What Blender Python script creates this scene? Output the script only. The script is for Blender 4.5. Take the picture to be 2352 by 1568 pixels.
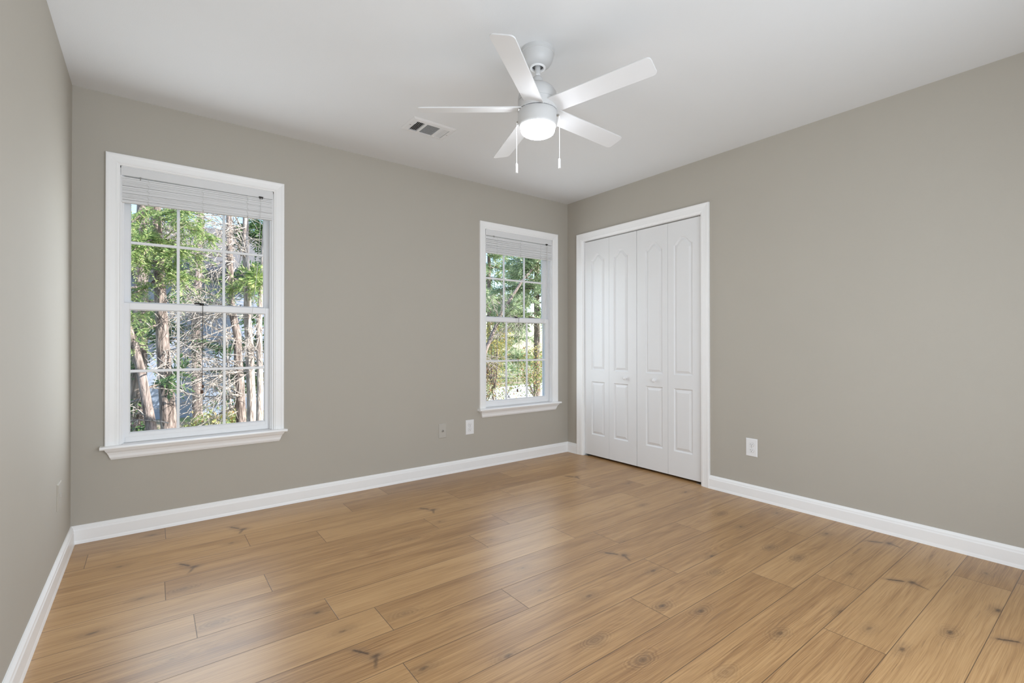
import bpy, bmesh, math, random
import numpy as np
from mathutils import Vector, Matrix

for o in list(bpy.data.objects):
    bpy.data.objects.remove(o)
scene = bpy.context.scene
COL = scene.collection
PI = math.pi

# ------------------------------------------------------------------ room measures
H = 2.44
L = 3.5825
BACK = -3.95
T = 0.14

# ------------------------------------------------------------------ camera
FX = 1105.36                                    # focal length in pixels of a 2352 wide frame
cam_d = bpy.data.cameras.new('camera')
cam = bpy.data.objects.new('camera', cam_d)
COL.objects.link(cam)
cam_d.sensor_width = 36.0
cam_d.sensor_fit = 'HORIZONTAL'
cam_d.lens = FX / 2352 * 36.0
cam_d.shift_x = -33.29 / 2352
cam_d.shift_y = -1.05 / 2352
cam_d.clip_start = 0.02
cam_d.clip_end = 200
yaw, pitch, roll = 0.6630, 0.0051, -0.0007
fw = Vector((math.sin(yaw) * math.cos(pitch), math.cos(yaw) * math.cos(pitch), math.sin(pitch)))
rt0 = Vector((math.cos(yaw), -math.sin(yaw), 0))
up0 = rt0.cross(fw)
rt = rt0 * math.cos(roll) + up0 * math.sin(roll)
up = -rt0 * math.sin(roll) + up0 * math.cos(roll)
M = Matrix((rt, up, -fw)).transposed().to_4x4()
M.translation = Vector((-3.2497, -3.5016, 1.0632))
cam.matrix_world = M
scene.camera = cam

# ------------------------------------------------------------------ sky, sun, lights, exposure
scene.view_settings.view_transform = 'Standard'
scene.view_settings.look = 'None'
scene.view_settings.gamma = 1.0
scene.view_settings.use_curve_mapping = False
scene.view_settings.exposure = 0.10
scene.cycles.use_denoising = True
scene.cycles.max_bounces = 12
scene.cycles.diffuse_bounces = 8
scene.cycles.transparent_max_bounces = 16
scene.cycles.sample_clamp_indirect = 6.0

world = bpy.data.worlds.new('sky')
scene.world = world
world.use_nodes = True
wn = world.node_tree.nodes
wl = world.node_tree.links
sky = wn.new('ShaderNodeTexSky')
sky.sky_type = 'NISHITA'
sky.sun_disc = False
sky.sun_elevation = math.radians(34)
sky.sun_rotation = math.radians(120)
sky.air_density = 1.0
sky.dust_density = 0.6
sky.ozone_density = 1.5
SKY_STRENGTH = 0.36
wn['Background'].inputs['Strength'].default_value = SKY_STRENGTH
wl.new(sky.outputs['Color'], wn['Background'].inputs['Color'])


def light(name, kind, loc, direction, energy, color=(1, 1, 1), **kw):
    d = bpy.data.lights.new(name, kind)
    d.energy = energy
    d.color = color
    for k, v in kw.items():
        setattr(d, k, v)
    o = bpy.data.objects.new(name, d)
    COL.objects.link(o)
    o.location = loc
    o.rotation_euler = Vector(direction).to_track_quat('-Z', 'Y').to_euler()
    return o


light('sun', 'SUN', (8, -6, 9), (-0.58, 0.62, -0.53), 9.5, (1.0, 0.95, 0.87), angle=0.009)
# daylight falling in through the two windows
for wx, watt in ((-3.0015, 10.0), (-0.585, 5.5)):
    light('window_daylight', 'AREA', (wx, -0.07, 1.22), (0, -1, -0.05), watt, (0.91, 0.98, 1.04),
          shape='RECTANGLE', size=0.68, size_y=1.30)
# added soft fill behind the camera; the room has no such source there
light('fill_light', 'AREA', (-2.2, BACK + 0.03, 1.30), (0, 1, 0.07), 76, (0.895, 1.0, 1.105),
      shape='RECTANGLE', size=2.6, size_y=2.0)
LAMP_STRENGTH = 48.0                            # the fan's own globe lamp



# ------------------------------------------------------------------ helpers
class MB:
    """collects faces, links them as one mesh object"""
    def __init__(self):
        self.v = []
        self.f = []
        self.sm = []

    def add(self, verts, faces, smooth=False):
        n = len(self.v)
        self.v += [tuple(p) for p in verts]
        self.f += [tuple(i + n for i in fc) for fc in faces]
        self.sm += [smooth] * len(faces)
        return self

    def box(self, a, b):
        x0, y0, z0 = [min(a[i], b[i]) for i in range(3)]
        x1, y1, z1 = [max(a[i], b[i]) for i in range(3)]
        v = [(x0, y0, z0), (x1, y0, z0), (x1, y1, z0), (x0, y1, z0), (x0, y0, z1), (x1, y0, z1), (x1, y1, z1), (x0, y1, z1)]
        return self.add(v, [(0, 3, 2, 1), (4, 5, 6, 7), (0, 1, 5, 4), (1, 2, 6, 5), (2, 3, 7, 6), (3, 0, 4, 7)])

    def loft(self, rings, closed=True, caps=True, smooth=False):
        n = len(rings[0])
        v = [p for r in rings for p in r]
        f = []
        for i in range(len(rings) - 1):
            for j in range(n if closed else n - 1):
                k = (j + 1) % n
                f.append((i * n + j, i * n + k, (i + 1) * n + k, (i + 1) * n + j))
        if caps:
            f.append(tuple(reversed(range(n))))
            f.append(tuple((len(rings) - 1) * n + j for j in range(n)))
        return self.add(v, f, smooth)

    def tube(self, pts, radii, seg=8, smooth=True, caps=True):
        pts = [Vector(p) for p in pts]
        if not hasattr(radii, '__len__'):
            radii = [radii] * len(pts)
        rings = []
        ref = None
        for i, p in enumerate(pts):
            d = (pts[min(i + 1, len(pts) - 1)] - pts[max(i - 1, 0)]).normalized()
            if ref is None:
                ref = d.orthogonal().normalized()
            u = (ref - d * ref.dot(d))
            u = u.normalized() if u.length > 1e-6 else d.orthogonal().normalized()
            ref = u
            w = d.cross(u)
            rings.append([p + (u * math.cos(a) + w * math.sin(a)) * radii[i] for a in [2 * PI * k / seg for k in range(seg)]])
        return self.loft(rings, True, caps, smooth)

    def lathe(self, c, prof, seg=48, axis='z', caps=False, smooth=True):
        """prof: list of (radius, height) along the axis"""
        rings = []
        for r, h in prof:
            ring = []
            for k in range(seg):
                a = 2 * PI * k / seg
                x, y = r * math.cos(a), r * math.sin(a)
                if axis == 'z':
                    ring.append((c[0] + x, c[1] + y, c[2] + h))
                elif axis == 'x':
                    ring.append((c[0] + h, c[1] + x, c[2] + y))
                else:
                    ring.append((c[0] + x, c[1] + h, c[2] + y))
            rings.append(ring)
        return self.loft(rings, True, caps, smooth)

    def build(self, name, mat, parent=None, bevel=0.0, autosmooth=True):
        off = Vector((0, 0, 0))
        if parent is not None:
            off = world_loc(parent)
        me = bpy.data.meshes.new(name)
        me.from_pydata([tuple(Vector(p) - off) for p in self.v], [], self.f)
        me.polygons.foreach_set('use_smooth', self.sm)
        bm = bmesh.new()
        bm.from_mesh(me)
        bmesh.ops.recalc_face_normals(bm, faces=bm.faces)
        bm.to_mesh(me)
        bm.free()
        me.update()
        if any(self.sm):
            me.set_sharp_from_angle(angle=math.radians(42))
        o = bpy.data.objects.new(name, me)
        COL.objects.link(o)
        if mat is not None:
            me.materials.append(mat)
        if parent is not None:
            o.parent = parent
        if bevel:
            m = o.modifiers.new('bevel', 'BEVEL')
            m.width = bevel
            m.segments = 2
            m.limit_method = 'ANGLE'
        return o


def world_loc(o):
    p = Vector((0, 0, 0))
    while o is not None:
        p += o.location
        o = o.parent
    return p


def tag(o, label=None, cat=None, group=None, kind=None):
    if label:
        o['label'] = label
    if cat:
        o['category'] = cat
    if group:
        o['group'] = group
    if kind:
        o['kind'] = kind
    return o


def thing(name, loc, label=None, cat=None, group=None, kind=None):
    o = bpy.data.objects.new(name, None)
    o.empty_display_size = 0.1
    COL.objects.link(o)
    o.location = loc
    return tag(o, label, cat, group, kind)


def raw_mesh(name, verts, quads, mat, parent=None, n=4):
    """fast path for large leaf meshes: verts (N,3), quads (M,n)"""
    off = np.array(world_loc(parent)) if parent is not None else np.zeros(3)
    me = bpy.data.meshes.new(name)
    verts = np.asarray(verts, dtype=np.float32) - off.astype(np.float32)
    quads = np.asarray(quads, dtype=np.int32)
    me.vertices.add(len(verts))
    me.vertices.foreach_set('co', verts.ravel())
    me.loops.add(quads.size)
    me.loops.foreach_set('vertex_index', quads.ravel())
    me.polygons.add(len(quads))
    me.polygons.foreach_set('loop_start', np.arange(0, quads.size, n, dtype=np.int32))
    me.update(calc_edges=True)
    me.validate()
    me.materials.append(mat)
    o = bpy.data.objects.new(name, me)
    COL.objects.link(o)
    if parent is not None:
        o.parent = parent
    return o


# ------------------------------------------------------------------ materials
class N:
    """terse node building"""
    def __init__(self, name):
        self.m = bpy.data.materials.new(name)
        self.m.use_nodes = True
        self.t = self.m.node_tree
        self.p = self.t.nodes['Principled BSDF']
        self.out = self.t.nodes['Material Output']

    def node(self, kind, **kw):
        n = self.t.nodes.new(kind)
        for k, v in kw.items():
            setattr(n, k, v)
        return n

    def link(self, a, b):
        self.t.links.new(a, b)

    def put(self, sock, v):
        if hasattr(v, 'is_linked') or hasattr(v, 'links'):
            self.link(v, sock)
        else:
            sock.default_value = v

    def math(self, op, a, b=0.0, c=None, clamp=False):
        n = self.node('ShaderNodeMath', operation=op)
        n.use_clamp = clamp
        self.put(n.inputs[0], a)
        self.put(n.inputs[1], b)
        if c is not None:
            self.put(n.inputs[2], c)
        return n.outputs[0]

    def smooth(self, v, lo, hi, a=0.0, b=1.0):
        n = self.node('ShaderNodeMapRange')
        n.interpolation_type = 'SMOOTHSTEP'
        self.put(n.inputs['Value'], v)
        n.inputs['From Min'].default_value = lo
        n.inputs['From Max'].default_value = hi
        n.inputs['To Min'].default_value = a
        n.inputs['To Max'].default_value = b
        return n.outputs['Result']

    def vec(self, x, y, z):
        n = self.node('ShaderNodeCombineXYZ')
        for i, v in enumerate((x, y, z)):
            self.put(n.inputs[i], v)
        return n.outputs[0]

    def noise(self, vec, scale, detail=2.0, rough=0.5, dist=0.0, out='Fac'):
        n = self.node('ShaderNodeTexNoise')
        self.put(n.inputs['Vector'], vec)
        n.inputs['Scale'].default_value = scale
        n.inputs['Detail'].default_value = detail
        n.inputs['Roughness'].default_value = rough
        n.inputs['Distortion'].default_value = dist
        return n.outputs[out]

    def mix(self, fac, a, b, blend='MIX'):
        n = self.node('ShaderNodeMix', data_type='RGBA', blend_type=blend)
        self.put(n.inputs[0], fac)
        self.put(n.inputs[6], a)
        self.put(n.inputs[7], b)
        return n.outputs[2]

    def bump(self, h, strength, dist=0.002):
        n = self.node('ShaderNodeBump')
        self.put(n.inputs['Height'], h)
        n.inputs['Strength'].default_value = strength
        n.inputs['Distance'].default_value = dist
        self.link(n.outputs[0], self.p.inputs['Normal'])

    def coord(self, which='Object'):
        return self.node('ShaderNodeTexCoord').outputs[which]


def c4(c):
    return (c[0], c[1], c[2], 1.0)


def plain(name, col, rough=0.5, spec=0.5, metal=0.0, var=0.03, scale=14.0, bump=0.0, bump_scale=300.0):
    n = N(name)
    co = n.coord()
    f = n.noise(co, scale, 3.0)
    lo = c4([x * (1 - var) for x in col])
    hi = c4([min(1, x * (1 + var)) for x in col])
    n.put(n.p.inputs['Base Color'], n.mix(f, lo, hi))
    n.p.inputs['Roughness'].default_value = rough
    n.p.inputs['Specular IOR Level'].default_value = spec
    n.p.inputs['Metallic'].default_value = metal
    if bump:
        n.bump(n.noise(co, bump_scale, 2.0), bump, 0.001)
    return n.m


MAT = {}
MAT['wall'] = plain('wall_paint', (0.465, 0.435, 0.383), 0.75, 0.25, var=0.02, scale=3.0, bump=0.25, bump_scale=420.0)
MAT['ceiling'] = plain('ceiling_paint', (0.745, 0.755, 0.765), 0.85, 0.2, var=0.012, scale=4.0, bump=0.3, bump_scale=260.0)
MAT['trim'] = plain('trim_paint', (0.92, 0.92, 0.92), 0.35, 0.45, var=0.012, scale=9.0)
MAT['door'] = plain('door_paint', (0.79, 0.79, 0.795), 0.42, 0.4, var=0.012, scale=8.0, bump=0.06, bump_scale=180.0)
MAT['vinyl'] = plain('window_vinyl', (0.86, 0.86, 0.87), 0.35, 0.45, var=0.01)
MAT['fan'] = plain('fan_enamel', (0.60, 0.60, 0.60), 0.4, 0.4, var=0.01)
MAT['vent'] = plain('register_enamel', (0.76, 0.76, 0.765), 0.45, 0.4, var=0.01)
MAT['blade'] = plain('fan_blade_finish', (0.72, 0.72, 0.725), 0.45, 0.35, var=0.015)
MAT['blind'] = plain('blind_vinyl', (0.76, 0.76, 0.765), 0.45, 0.4, var=0.02)
MAT['plate'] = plain('plate_plastic', (0.84, 0.84, 0.85), 0.3, 0.5, var=0.01)
MAT['plate_tan'] = plain('plate_painted', (0.50, 0.475, 0.43), 0.45, 0.4, var=0.015)
MAT['dark'] = plain('duct_shade_black', (0.02, 0.019, 0.018), 0.8, 0.2, var=0.1)
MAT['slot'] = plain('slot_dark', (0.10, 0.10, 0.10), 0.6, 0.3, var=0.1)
MAT['bronze'] = plain('dark_bronze', (0.05, 0.045, 0.04), 0.4, 0.5, metal=0.6, var=0.1)
MAT['metal'] = plain('plated_metal', (0.45, 0.44, 0.42), 0.3, 0.5, metal=0.9, var=0.05)
MAT['tassel'] = plain('brown_wood_tassel', (0.10, 0.045, 0.025), 0.4, 0.5, var=0.15)
MAT['tassel_clear'] = plain('grey_plastic_tassel', (0.45, 0.46, 0.5), 0.3, 0.5, var=0.05)
MAT['cord'] = plain('white_cord', (0.72, 0.72, 0.71), 0.7, 0.2, var=0.03)
MAT['cord_dark'] = plain('dark_cord', (0.06, 0.05, 0.05), 0.7, 0.2, var=0.1)


def make_glass():
    n = N('window_glass')
    tr = n.node('ShaderNodeBsdfTransparent')
    tr.inputs['Color'].default_value = (0.96, 0.97, 0.97, 1)
    gl = n.node('ShaderNodeBsdfGlossy')
    gl.inputs['Roughness'].default_value = 0.02
    fr = n.node('ShaderNodeFresnel')
    fr.inputs['IOR'].default_value = 1.12
    mx = n.node('ShaderNodeMixShader')
    n.link(fr.outputs[0], mx.inputs[0])
    n.link(tr.outputs[0], mx.inputs[1])
    n.link(gl.outputs[0], mx.inputs[2])
    n.link(mx.outputs[0], n.out.inputs['Surface'])
    return n.m


def make_globe():
    n = N('lit_globe')
    n.p.inputs['Base Color'].default_value = (0.9, 0.9, 0.9, 1)
    n.p.inputs['Emission Color'].default_value = (0.94, 1.0, 1.08, 1)
    n.p.inputs['Emission Strength'].default_value = LAMP_STRENGTH
    return n.m


MAT['glass'] = make_glass()
MAT['globe'] = make_globe()


def make_wood():
    n = N('oak_plank_floor')
    uv = n.node('ShaderNodeUVMap', uv_map='plank')
    s = n.node('ShaderNodeSeparateXYZ')
    n.link(uv.outputs[0], s.inputs[0])
    u, v = s.outputs[0], s.outputs[1]
    kv = n.node('ShaderNodeUVMap', uv_map='knot')
    s2 = n.node('ShaderNodeSeparateXYZ')
    n.link(kv.outputs[0], s2.inputs[0])
    du, dv = s2.outputs[0], s2.outputs[1]
    at = n.node('ShaderNodeVertexColor', layer_name='kinfo')
    sc = n.node('ShaderNodeSeparateColor')
    n.link(at.outputs['Color'], sc.inputs[0])
    kspot, kring, kbird = sc.outputs[0], sc.outputs[1], sc.outputs[2]
    rnd = at.outputs['Alpha']
    seed = n.math('MULTIPLY', rnd, 37.0)
    # broad bend of the grain
    bend = n.math('SUBTRACT', n.noise(n.vec(n.math('MULTIPLY', u, 2.2), n.math('MULTIPLY', v, 6.0), seed), 1.0, 2.0), 0.5)
    vb = n.math('ADD', v, n.math('MULTIPLY', bend, 0.022))
    # rings and swirls round the knots
    rr = n.math('SQRT', n.math('ADD', n.math('POWER', n.math('MULTIPLY', du, 0.55), 2.0), n.math('POWER', dv, 2.0)))
    rn = n.noise(n.vec(n.math('MULTIPLY', du, 14.0), n.math('MULTIPLY', dv, 26.0), seed), 1.0, 3.0)
    rw = n.math('ADD', rr, n.math('MULTIPLY', n.math('SUBTRACT', rn, 0.5), 0.035))
    ringm = n.math('MULTIPLY', n.smooth(rw, 0.012, 0.060, 1.0, 0.0), n.math('MAXIMUM', kring, n.math('MULTIPLY', kspot, 0.35)))
    push = n.math('MULTIPLY', n.math('DIVIDE', dv, n.math('ADD', rr, 0.02)), n.smooth(rr, 0.0, 0.055, 0.014, 0.0))
    vk = n.math('SUBTRACT', vb, n.math('MULTIPLY', push, n.math('MAXIMUM', n.math('MAXIMUM', kring, kspot), kbird)))
    # fine streaks
    fine = n.noise(n.vec(n.math('MULTIPLY', u, 5.0), n.math('MULTIPLY', vk, 400.0), seed), 1.0, 3.0, 0.6)
    mid = n.noise(n.vec(n.math('MULTIPLY', u, 2.4), n.math('MULTIPLY', vk, 105.0), seed), 1.0, 4.0, 0.62)
    wide = n.noise(n.vec(n.math('MULTIPLY', u, 1.3), n.math('MULTIPLY', vk, 14.0), n.math('ADD', seed, 5.0)), 1.0, 3.0)
    cath = n.math('SINE', n.math('MULTIPLY', n.noise(n.vec(n.math('MULTIPLY', u, 1.6), n.math('MULTIPLY', vk, 9.0), n.math('ADD', seed, 9.0)), 1.0, 1.0), 70.0))
    cathm = n.smooth(n.noise(n.vec(n.math('MULTIPLY', u, 1.5), n.math('MULTIPLY', v, 5.0), n.math('ADD', seed, 3.0)), 1.0, 1.0), 0.50, 0.66)
    rings = n.math('SINE', n.math('MULTIPLY', rw, 620.0))
    fr = n.node('ShaderNodeMix', data_type='FLOAT')
    n.link(ringm, fr.inputs[0])
    n.put(fr.inputs[2], n.math('MULTIPLY', cath, n.math('MULTIPLY', cathm, 0.5)))
    n.link(rings, fr.inputs[3])
    lines = fr.outputs[0]
    tone = n.math('ADD', n.math('MULTIPLY', fine, 0.90), n.math('ADD', n.math('MULTIPLY', mid, 0.55), n.math('MULTIPLY', wide, 0.50)))
    tone = n.math('ADD', tone, n.math('MULTIPLY', lines, n.math('ADD', 0.11, n.math('MULTIPLY', ringm, 0.05))))
    tone = n.math('ADD', tone, n.math('MULTIPLY', n.math('SUBTRACT', rnd, 0.5), 0.20))
    ramp = n.node('ShaderNodeValToRGB')
    n.put(ramp.inputs[0], n.smooth(tone, 0.54, 1.37))
    e = ramp.color_ramp.elements
    e[0].position, e[0].color = 0.0, (0.218, 0.108, 0.041, 1)
    e[1].position, e[1].color = 1.0, (0.525, 0.320, 0.148, 1)
    for pos, col in ((0.3, (0.327, 0.178, 0.072, 1)), (0.6, (0.421, 0.243, 0.103, 1))):
        x = e.new(pos)
        x.color = col
    col = ramp.outputs[0]
    # dark long cracks in the grain
    st = n.noise(n.vec(n.math('MULTIPLY', u, 3.0), n.math('MULTIPLY', vk, 42.0), n.math('ADD', seed, 17.0)), 1.0, 3.0, 0.7)
    st2 = n.noise(n.vec(n.math('MULTIPLY', u, 6.0), n.math('MULTIPLY', vk, 190.0), n.math('ADD', seed, 23.0)), 1.0, 2.0, 0.6)
    patch = n.smooth(n.noise(n.vec(n.math('MULTIPLY', u, 2.6), n.math('MULTIPLY', vk, 11.0), n.math('ADD', seed, 31.0)), 1.0, 2.0), 0.42, 0.66)
    stm = n.math('MAXIMUM', n.math('MULTIPLY', n.smooth(st, 0.64, 0.76), 0.6), n.math('MULTIPLY', n.smooth(st2, 0.56, 0.72), n.math('MULTIPLY', patch, 0.5)))
    col = n.mix(stm, col, (0.15, 0.080, 0.040, 1))
    # knots
    kd = n.math('SQRT', n.math('ADD', n.math('POWER', n.math('MULTIPLY', du, 0.5), 2.0), n.math('POWER', dv, 2.0)))
    kd = n.math('ADD', kd, n.math('MULTIPLY', n.math('SUBTRACT', n.noise(n.vec(n.math('MULTIPLY', du, 42.0), n.math('MULTIPLY', dv, 70.0), seed), 1.0, 4.0), 0.5), 0.022))
    core = n.math('MULTIPLY', n.smooth(n.math('DIVIDE', kd, n.math('ADD', 0.2, n.math('MULTIPLY', kspot, 1.0))), -0.002, 0.0115, 0.95, 0.0), kspot)
    halo = n.math('MULTIPLY', n.smooth(kd, 0.004, 0.045, 0.55, 0.0), n.math('MAXIMUM', kspot, n.math('MULTIPLY', kring, 1.2)))
    col = n.mix(halo, col, (0.21, 0.12, 0.056, 1))
    col = n.mix(core, col, (0.075, 0.042, 0.022, 1))
    # slanted crack, star and tail
    wob = n.math('MULTIPLY', n.math('SUBTRACT', n.noise(n.vec(n.math('MULTIPLY', du, 70.0), n.math('MULTIPLY', dv, 70.0), seed), 1.0, 3.0), 0.5), 0.012)
    al = n.math('SUBTRACT', n.math('MULTIPLY', du, 0.55), n.math('MULTIPLY', dv, 0.84))
    ac = n.math('ADD', n.math('ADD', n.math('MULTIPLY', du, 0.84), n.math('MULTIPLY', dv, 0.55)), wob)
    crack = n.math('MULTIPLY', n.smooth(n.math('ABSOLUTE', ac), 0.001, 0.0095, 1.0, 0.0), n.smooth(n.math('ABSOLUTE', al), 0.026, 0.040, 1.0, 0.0))
    sx = n.math('SUBTRACT', du, 0.034)
    sy = n.math('ADD', dv, 0.052)
    sd = n.math('ADD', n.math('SQRT', n.math('ADD', n.math('POWER', n.math('MULTIPLY', sx, 0.7), 2.0), n.math('POWER', sy, 2.0))), wob)
    star = n.smooth(sd, 0.001, 0.019, 1.0, 0.0)
    t_al = n.math('SUBTRACT', n.math('MULTIPLY', sx, -0.37), n.math('MULTIPLY', sy, 0.93))
    t_ac = n.math('ADD', n.math('SUBTRACT', n.math('MULTIPLY', sx, 0.93), n.math('MULTIPLY', sy, 0.37)), wob)
    tail = n.math('MULTIPLY', n.smooth(n.math('ABSOLUTE', t_ac), 0.001, 0.011, 0.75, 0.0),
                  n.math('MULTIPLY', n.smooth(t_al, 0.0, 0.010), n.smooth(t_al, 0.04, 0.085, 1.0, 0.0)))
    bd = n.math('MULTIPLY', n.math('MAXIMUM', n.math('MAXIMUM', crack, star), tail), kbird)
    glow = n.math('MULTIPLY', n.smooth(n.math('MINIMUM', n.math('ADD', n.math('ABSOLUTE', ac), n.math('MULTIPLY', n.math('ABSOLUTE', al), 0.4)), sd), 0.004, 0.045, 0.55, 0.0), kbird)
    col = n.mix(glow, col, (0.22, 0.13, 0.07, 1))
    col = n.mix(n.math('MULTIPLY', bd, 0.85), col, (0.075, 0.042, 0.022, 1))
    # seams between planks
    W, LEN = 0.1954, 1.257
    ed = n.math('MINIMUM', n.math('MINIMUM', v, n.math('SUBTRACT', W, v)), n.math('MINIMUM', u, n.math('SUBTRACT', LEN, u)))
    seam = n.smooth(ed, 0.0006, 0.0019, 1.0, 0.0)
    col = n.mix(n.math('MULTIPLY', seam, 0.8), col, (0.055, 0.028, 0.014, 1))
    n.put(n.p.inputs['Base Color'], col)
    n.put(n.p.inputs['Roughness'], n.math('ADD', 0.29, n.math('MULTIPLY', fine, 0.12)))
    n.p.inputs['Specular IOR Level'].default_value = 0.65
    h = n.math('SUBTRACT', n.math('MULTIPLY', fine, 0.12), n.math('MULTIPLY', seam, 1.0))
    n.bump(h, 0.35, 0.001)
    return n.m


MAT['wood'] = make_wood()

# ------------------------------------------------------------------ setting: shell
LX = -L
W1, W2 = -3.0015, -0.585                       # window centres
WH = 0.384                                     # half width of the opening
WZ0, WZ1 = 0.492, 2.057
DY0, DY1, DZ = -0.2195, -1.463, 2.034           # closet opening

m = MB()
for x0, x1 in ((LX - T, W1 - WH), (W1 + WH, W2 - WH), (W2 + WH, 0.0)):
    m.box((x0, 0, 0), (x1, T, H))
for wx in (W1, W2):
    m.box((wx - WH, 0, 0), (wx + WH, T, WZ0))
    m.box((wx - WH, 0, WZ1), (wx + WH, T, H))
tag(m.build('wall_back', MAT['wall']), 'greige wall holding the two windows', 'wall', kind='structure')
m = MB()
m.box((0, BACK, 0), (0.12, DY1 - 0.012, H)).box((0, DY0 + 0.012, 0), (0.12, T, H)).box((0, DY1 - 0.012, DZ + 0.012), (0.12, DY0 + 0.012, H))
tag(m.build('wall_right', MAT['wall']), 'greige wall with the closet doors and one outlet', 'wall', kind='structure')
tag(MB().box((LX - T, BACK, 0), (LX, 0, H)).build('wall_left', MAT['wall']), 'greige wall along the left edge of the photo', 'wall', kind='structure')
tag(MB().box((LX - T, BACK - T, 0), (0.12, BACK, H)).build('wall_front', MAT['wall']), 'greige wall behind the camera', 'wall', kind='structure')
m = MB()
m.box((0.12, DY1 - 0.10, 0), (0.75, DY1 - 0.02, H)).box((0.12, DY0 + 0.02, 0), (0.75, DY0 + 0.10, H)).box((0.70, DY1 - 0.02, 0), (0.75, DY0 + 0.02, H))
tag(m.build('wall_closet', MAT['wall']), 'inner walls of the closet behind the white doors', 'wall', kind='structure')
tag(MB().box((LX - T, BACK - T, H), (0.75, T, H + 0.12)).build('ceiling', MAT['ceiling']), 'smooth white ceiling', 'ceiling', kind='structure')


# floor: one mesh with a face for every plank segment
PW, PL = 0.1954, 1.257
ROWJ = [-3.182, -3.496, -2.835, -2.506, -3.198, -2.835, -3.114, -2.675, -2.536, -2.050, -2.585, -1.664, -1.048,
        -0.836, -1.266, -0.340, -0.222, -0.75, -1.1, -0.5]
KNOTS = [  # floor x, floor y, spot, ring, bird
    (-3.240, -0.107, 0.9, 0, 0), (-2.904, -0.503, 0.8, 0, 0), (-3.361, -0.492, 0.8, 0, 0), (-3.436, -0.488, 0.5, 0.3, 0),
    (-3.278, -0.919, 0.8, 0, 0), (-2.936, -0.687, 0.8, 0, 0), (-3.142, -0.935, 0.4, 0.8, 0), (-3.055, -1.323, 0.4, 0.9, 0),
    (-2.730, -1.487, 0.9, 0.2, 0), (-3.414, -1.122, 0.8, 0.2, 0), (-2.683, -1.674, 0.7, 0, 0), (-3.193, -1.480, 0.4, 0.3, 0),
    (-2.492, -1.864, 0.6, 0.3, 0), (-2.458, -1.703, 0.4, 0.6, 0), (-2.566, -1.689, 0.7, 0, 0), (-2.285, -2.167, 0.9, 0.4, 0),
    (-2.540, -2.047, 0.9, 0, 0), (-1.789, -2.061, 0.8, 0.1, 0), (-1.889, -0.913, 0.7, 0, 0), (-1.791, -1.322, 0.5, 0, 0),
    (-1.858, -1.687, 0.6, 0, 0), (-1.992, -2.290, 0.2, 1, 0), (-1.927, -1.896, 0.6, 0.2, 0), (-2.131, -1.044, 0.5, 0.5, 0),
    (-0.382, -1.089, 0.8, 0, 0), (-0.234, -1.483, 0.9, 0, 0), (-0.696, -1.470, 0.4, 0.8, 0), (-0.436, -1.876, 0.3, 1, 0),
    (-0.154, -2.085, 0.8, 0, 0), (-0.549, -2.061, 0.8, 0, 0), (-1.036, -2.171, 1, 0.2, 0), (-1.391, -2.087, 0.9, 0, 0),
    (-1.614, -2.300, 1, 1, 0), (-1.523, -2.415, 1, 0.7, 0), (-0.703, -2.302, 0.5, 1, 0), (-1.245, -1.784, 0.7, 0, 0),
    (-1.942, -2.461, 0.8, 1, 0), (-1.430, -2.676, 0.9, 0.6, 0), (-1.687, -2.594, 0.7, 0.1, 0), (-1.177, -2.276, 0.1, 0.8, 0),
    (-1.630, -2.485, 0.2, 0.6, 0), (-1.784, -2.665, 0.3, 0.6, 0), (-0.151, -2.086, 0.8, 0, 0), (-0.717, -2.445, 0.5, 1, 0),
    (-0.275, -2.408, 0.9, 0.3, 0), (-0.933, -3.059, 0.9, 0.7, 0), (-0.591, -3.141, 1, 0, 0), (-1.094, -2.759, 0.9, 0, 0),
    (-1.192, -2.981, 0.8, 0, 0), (-0.206, -3.051, 0.7, 0.5, 0), (-0.704, -2.668, 0.6, 0.2, 0), (-1.138, -2.869, 0.7, 0.3, 0),
    (-1.105, -3.127, 0.6, 0.2, 0), (-1.589, -2.748, 0.5, 0, 0), (-3.118, -0.661, 0, 0, 1), (-2.864, -0.269, 0, 0, 1),
    (-2.676, -1.837, 0, 0, 1), (-1.408, -1.841, 0, 0, 1), (-1.858, -0.650, 0, 0, 1), (-0.607, -0.670, 0, 0, 1),
    (-0.187, -2.615, 0, 0, 1), (-0.613, -2.814, 0, 0, 1), (-0.829, -3.200, 0, 0, 1),
]


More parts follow.
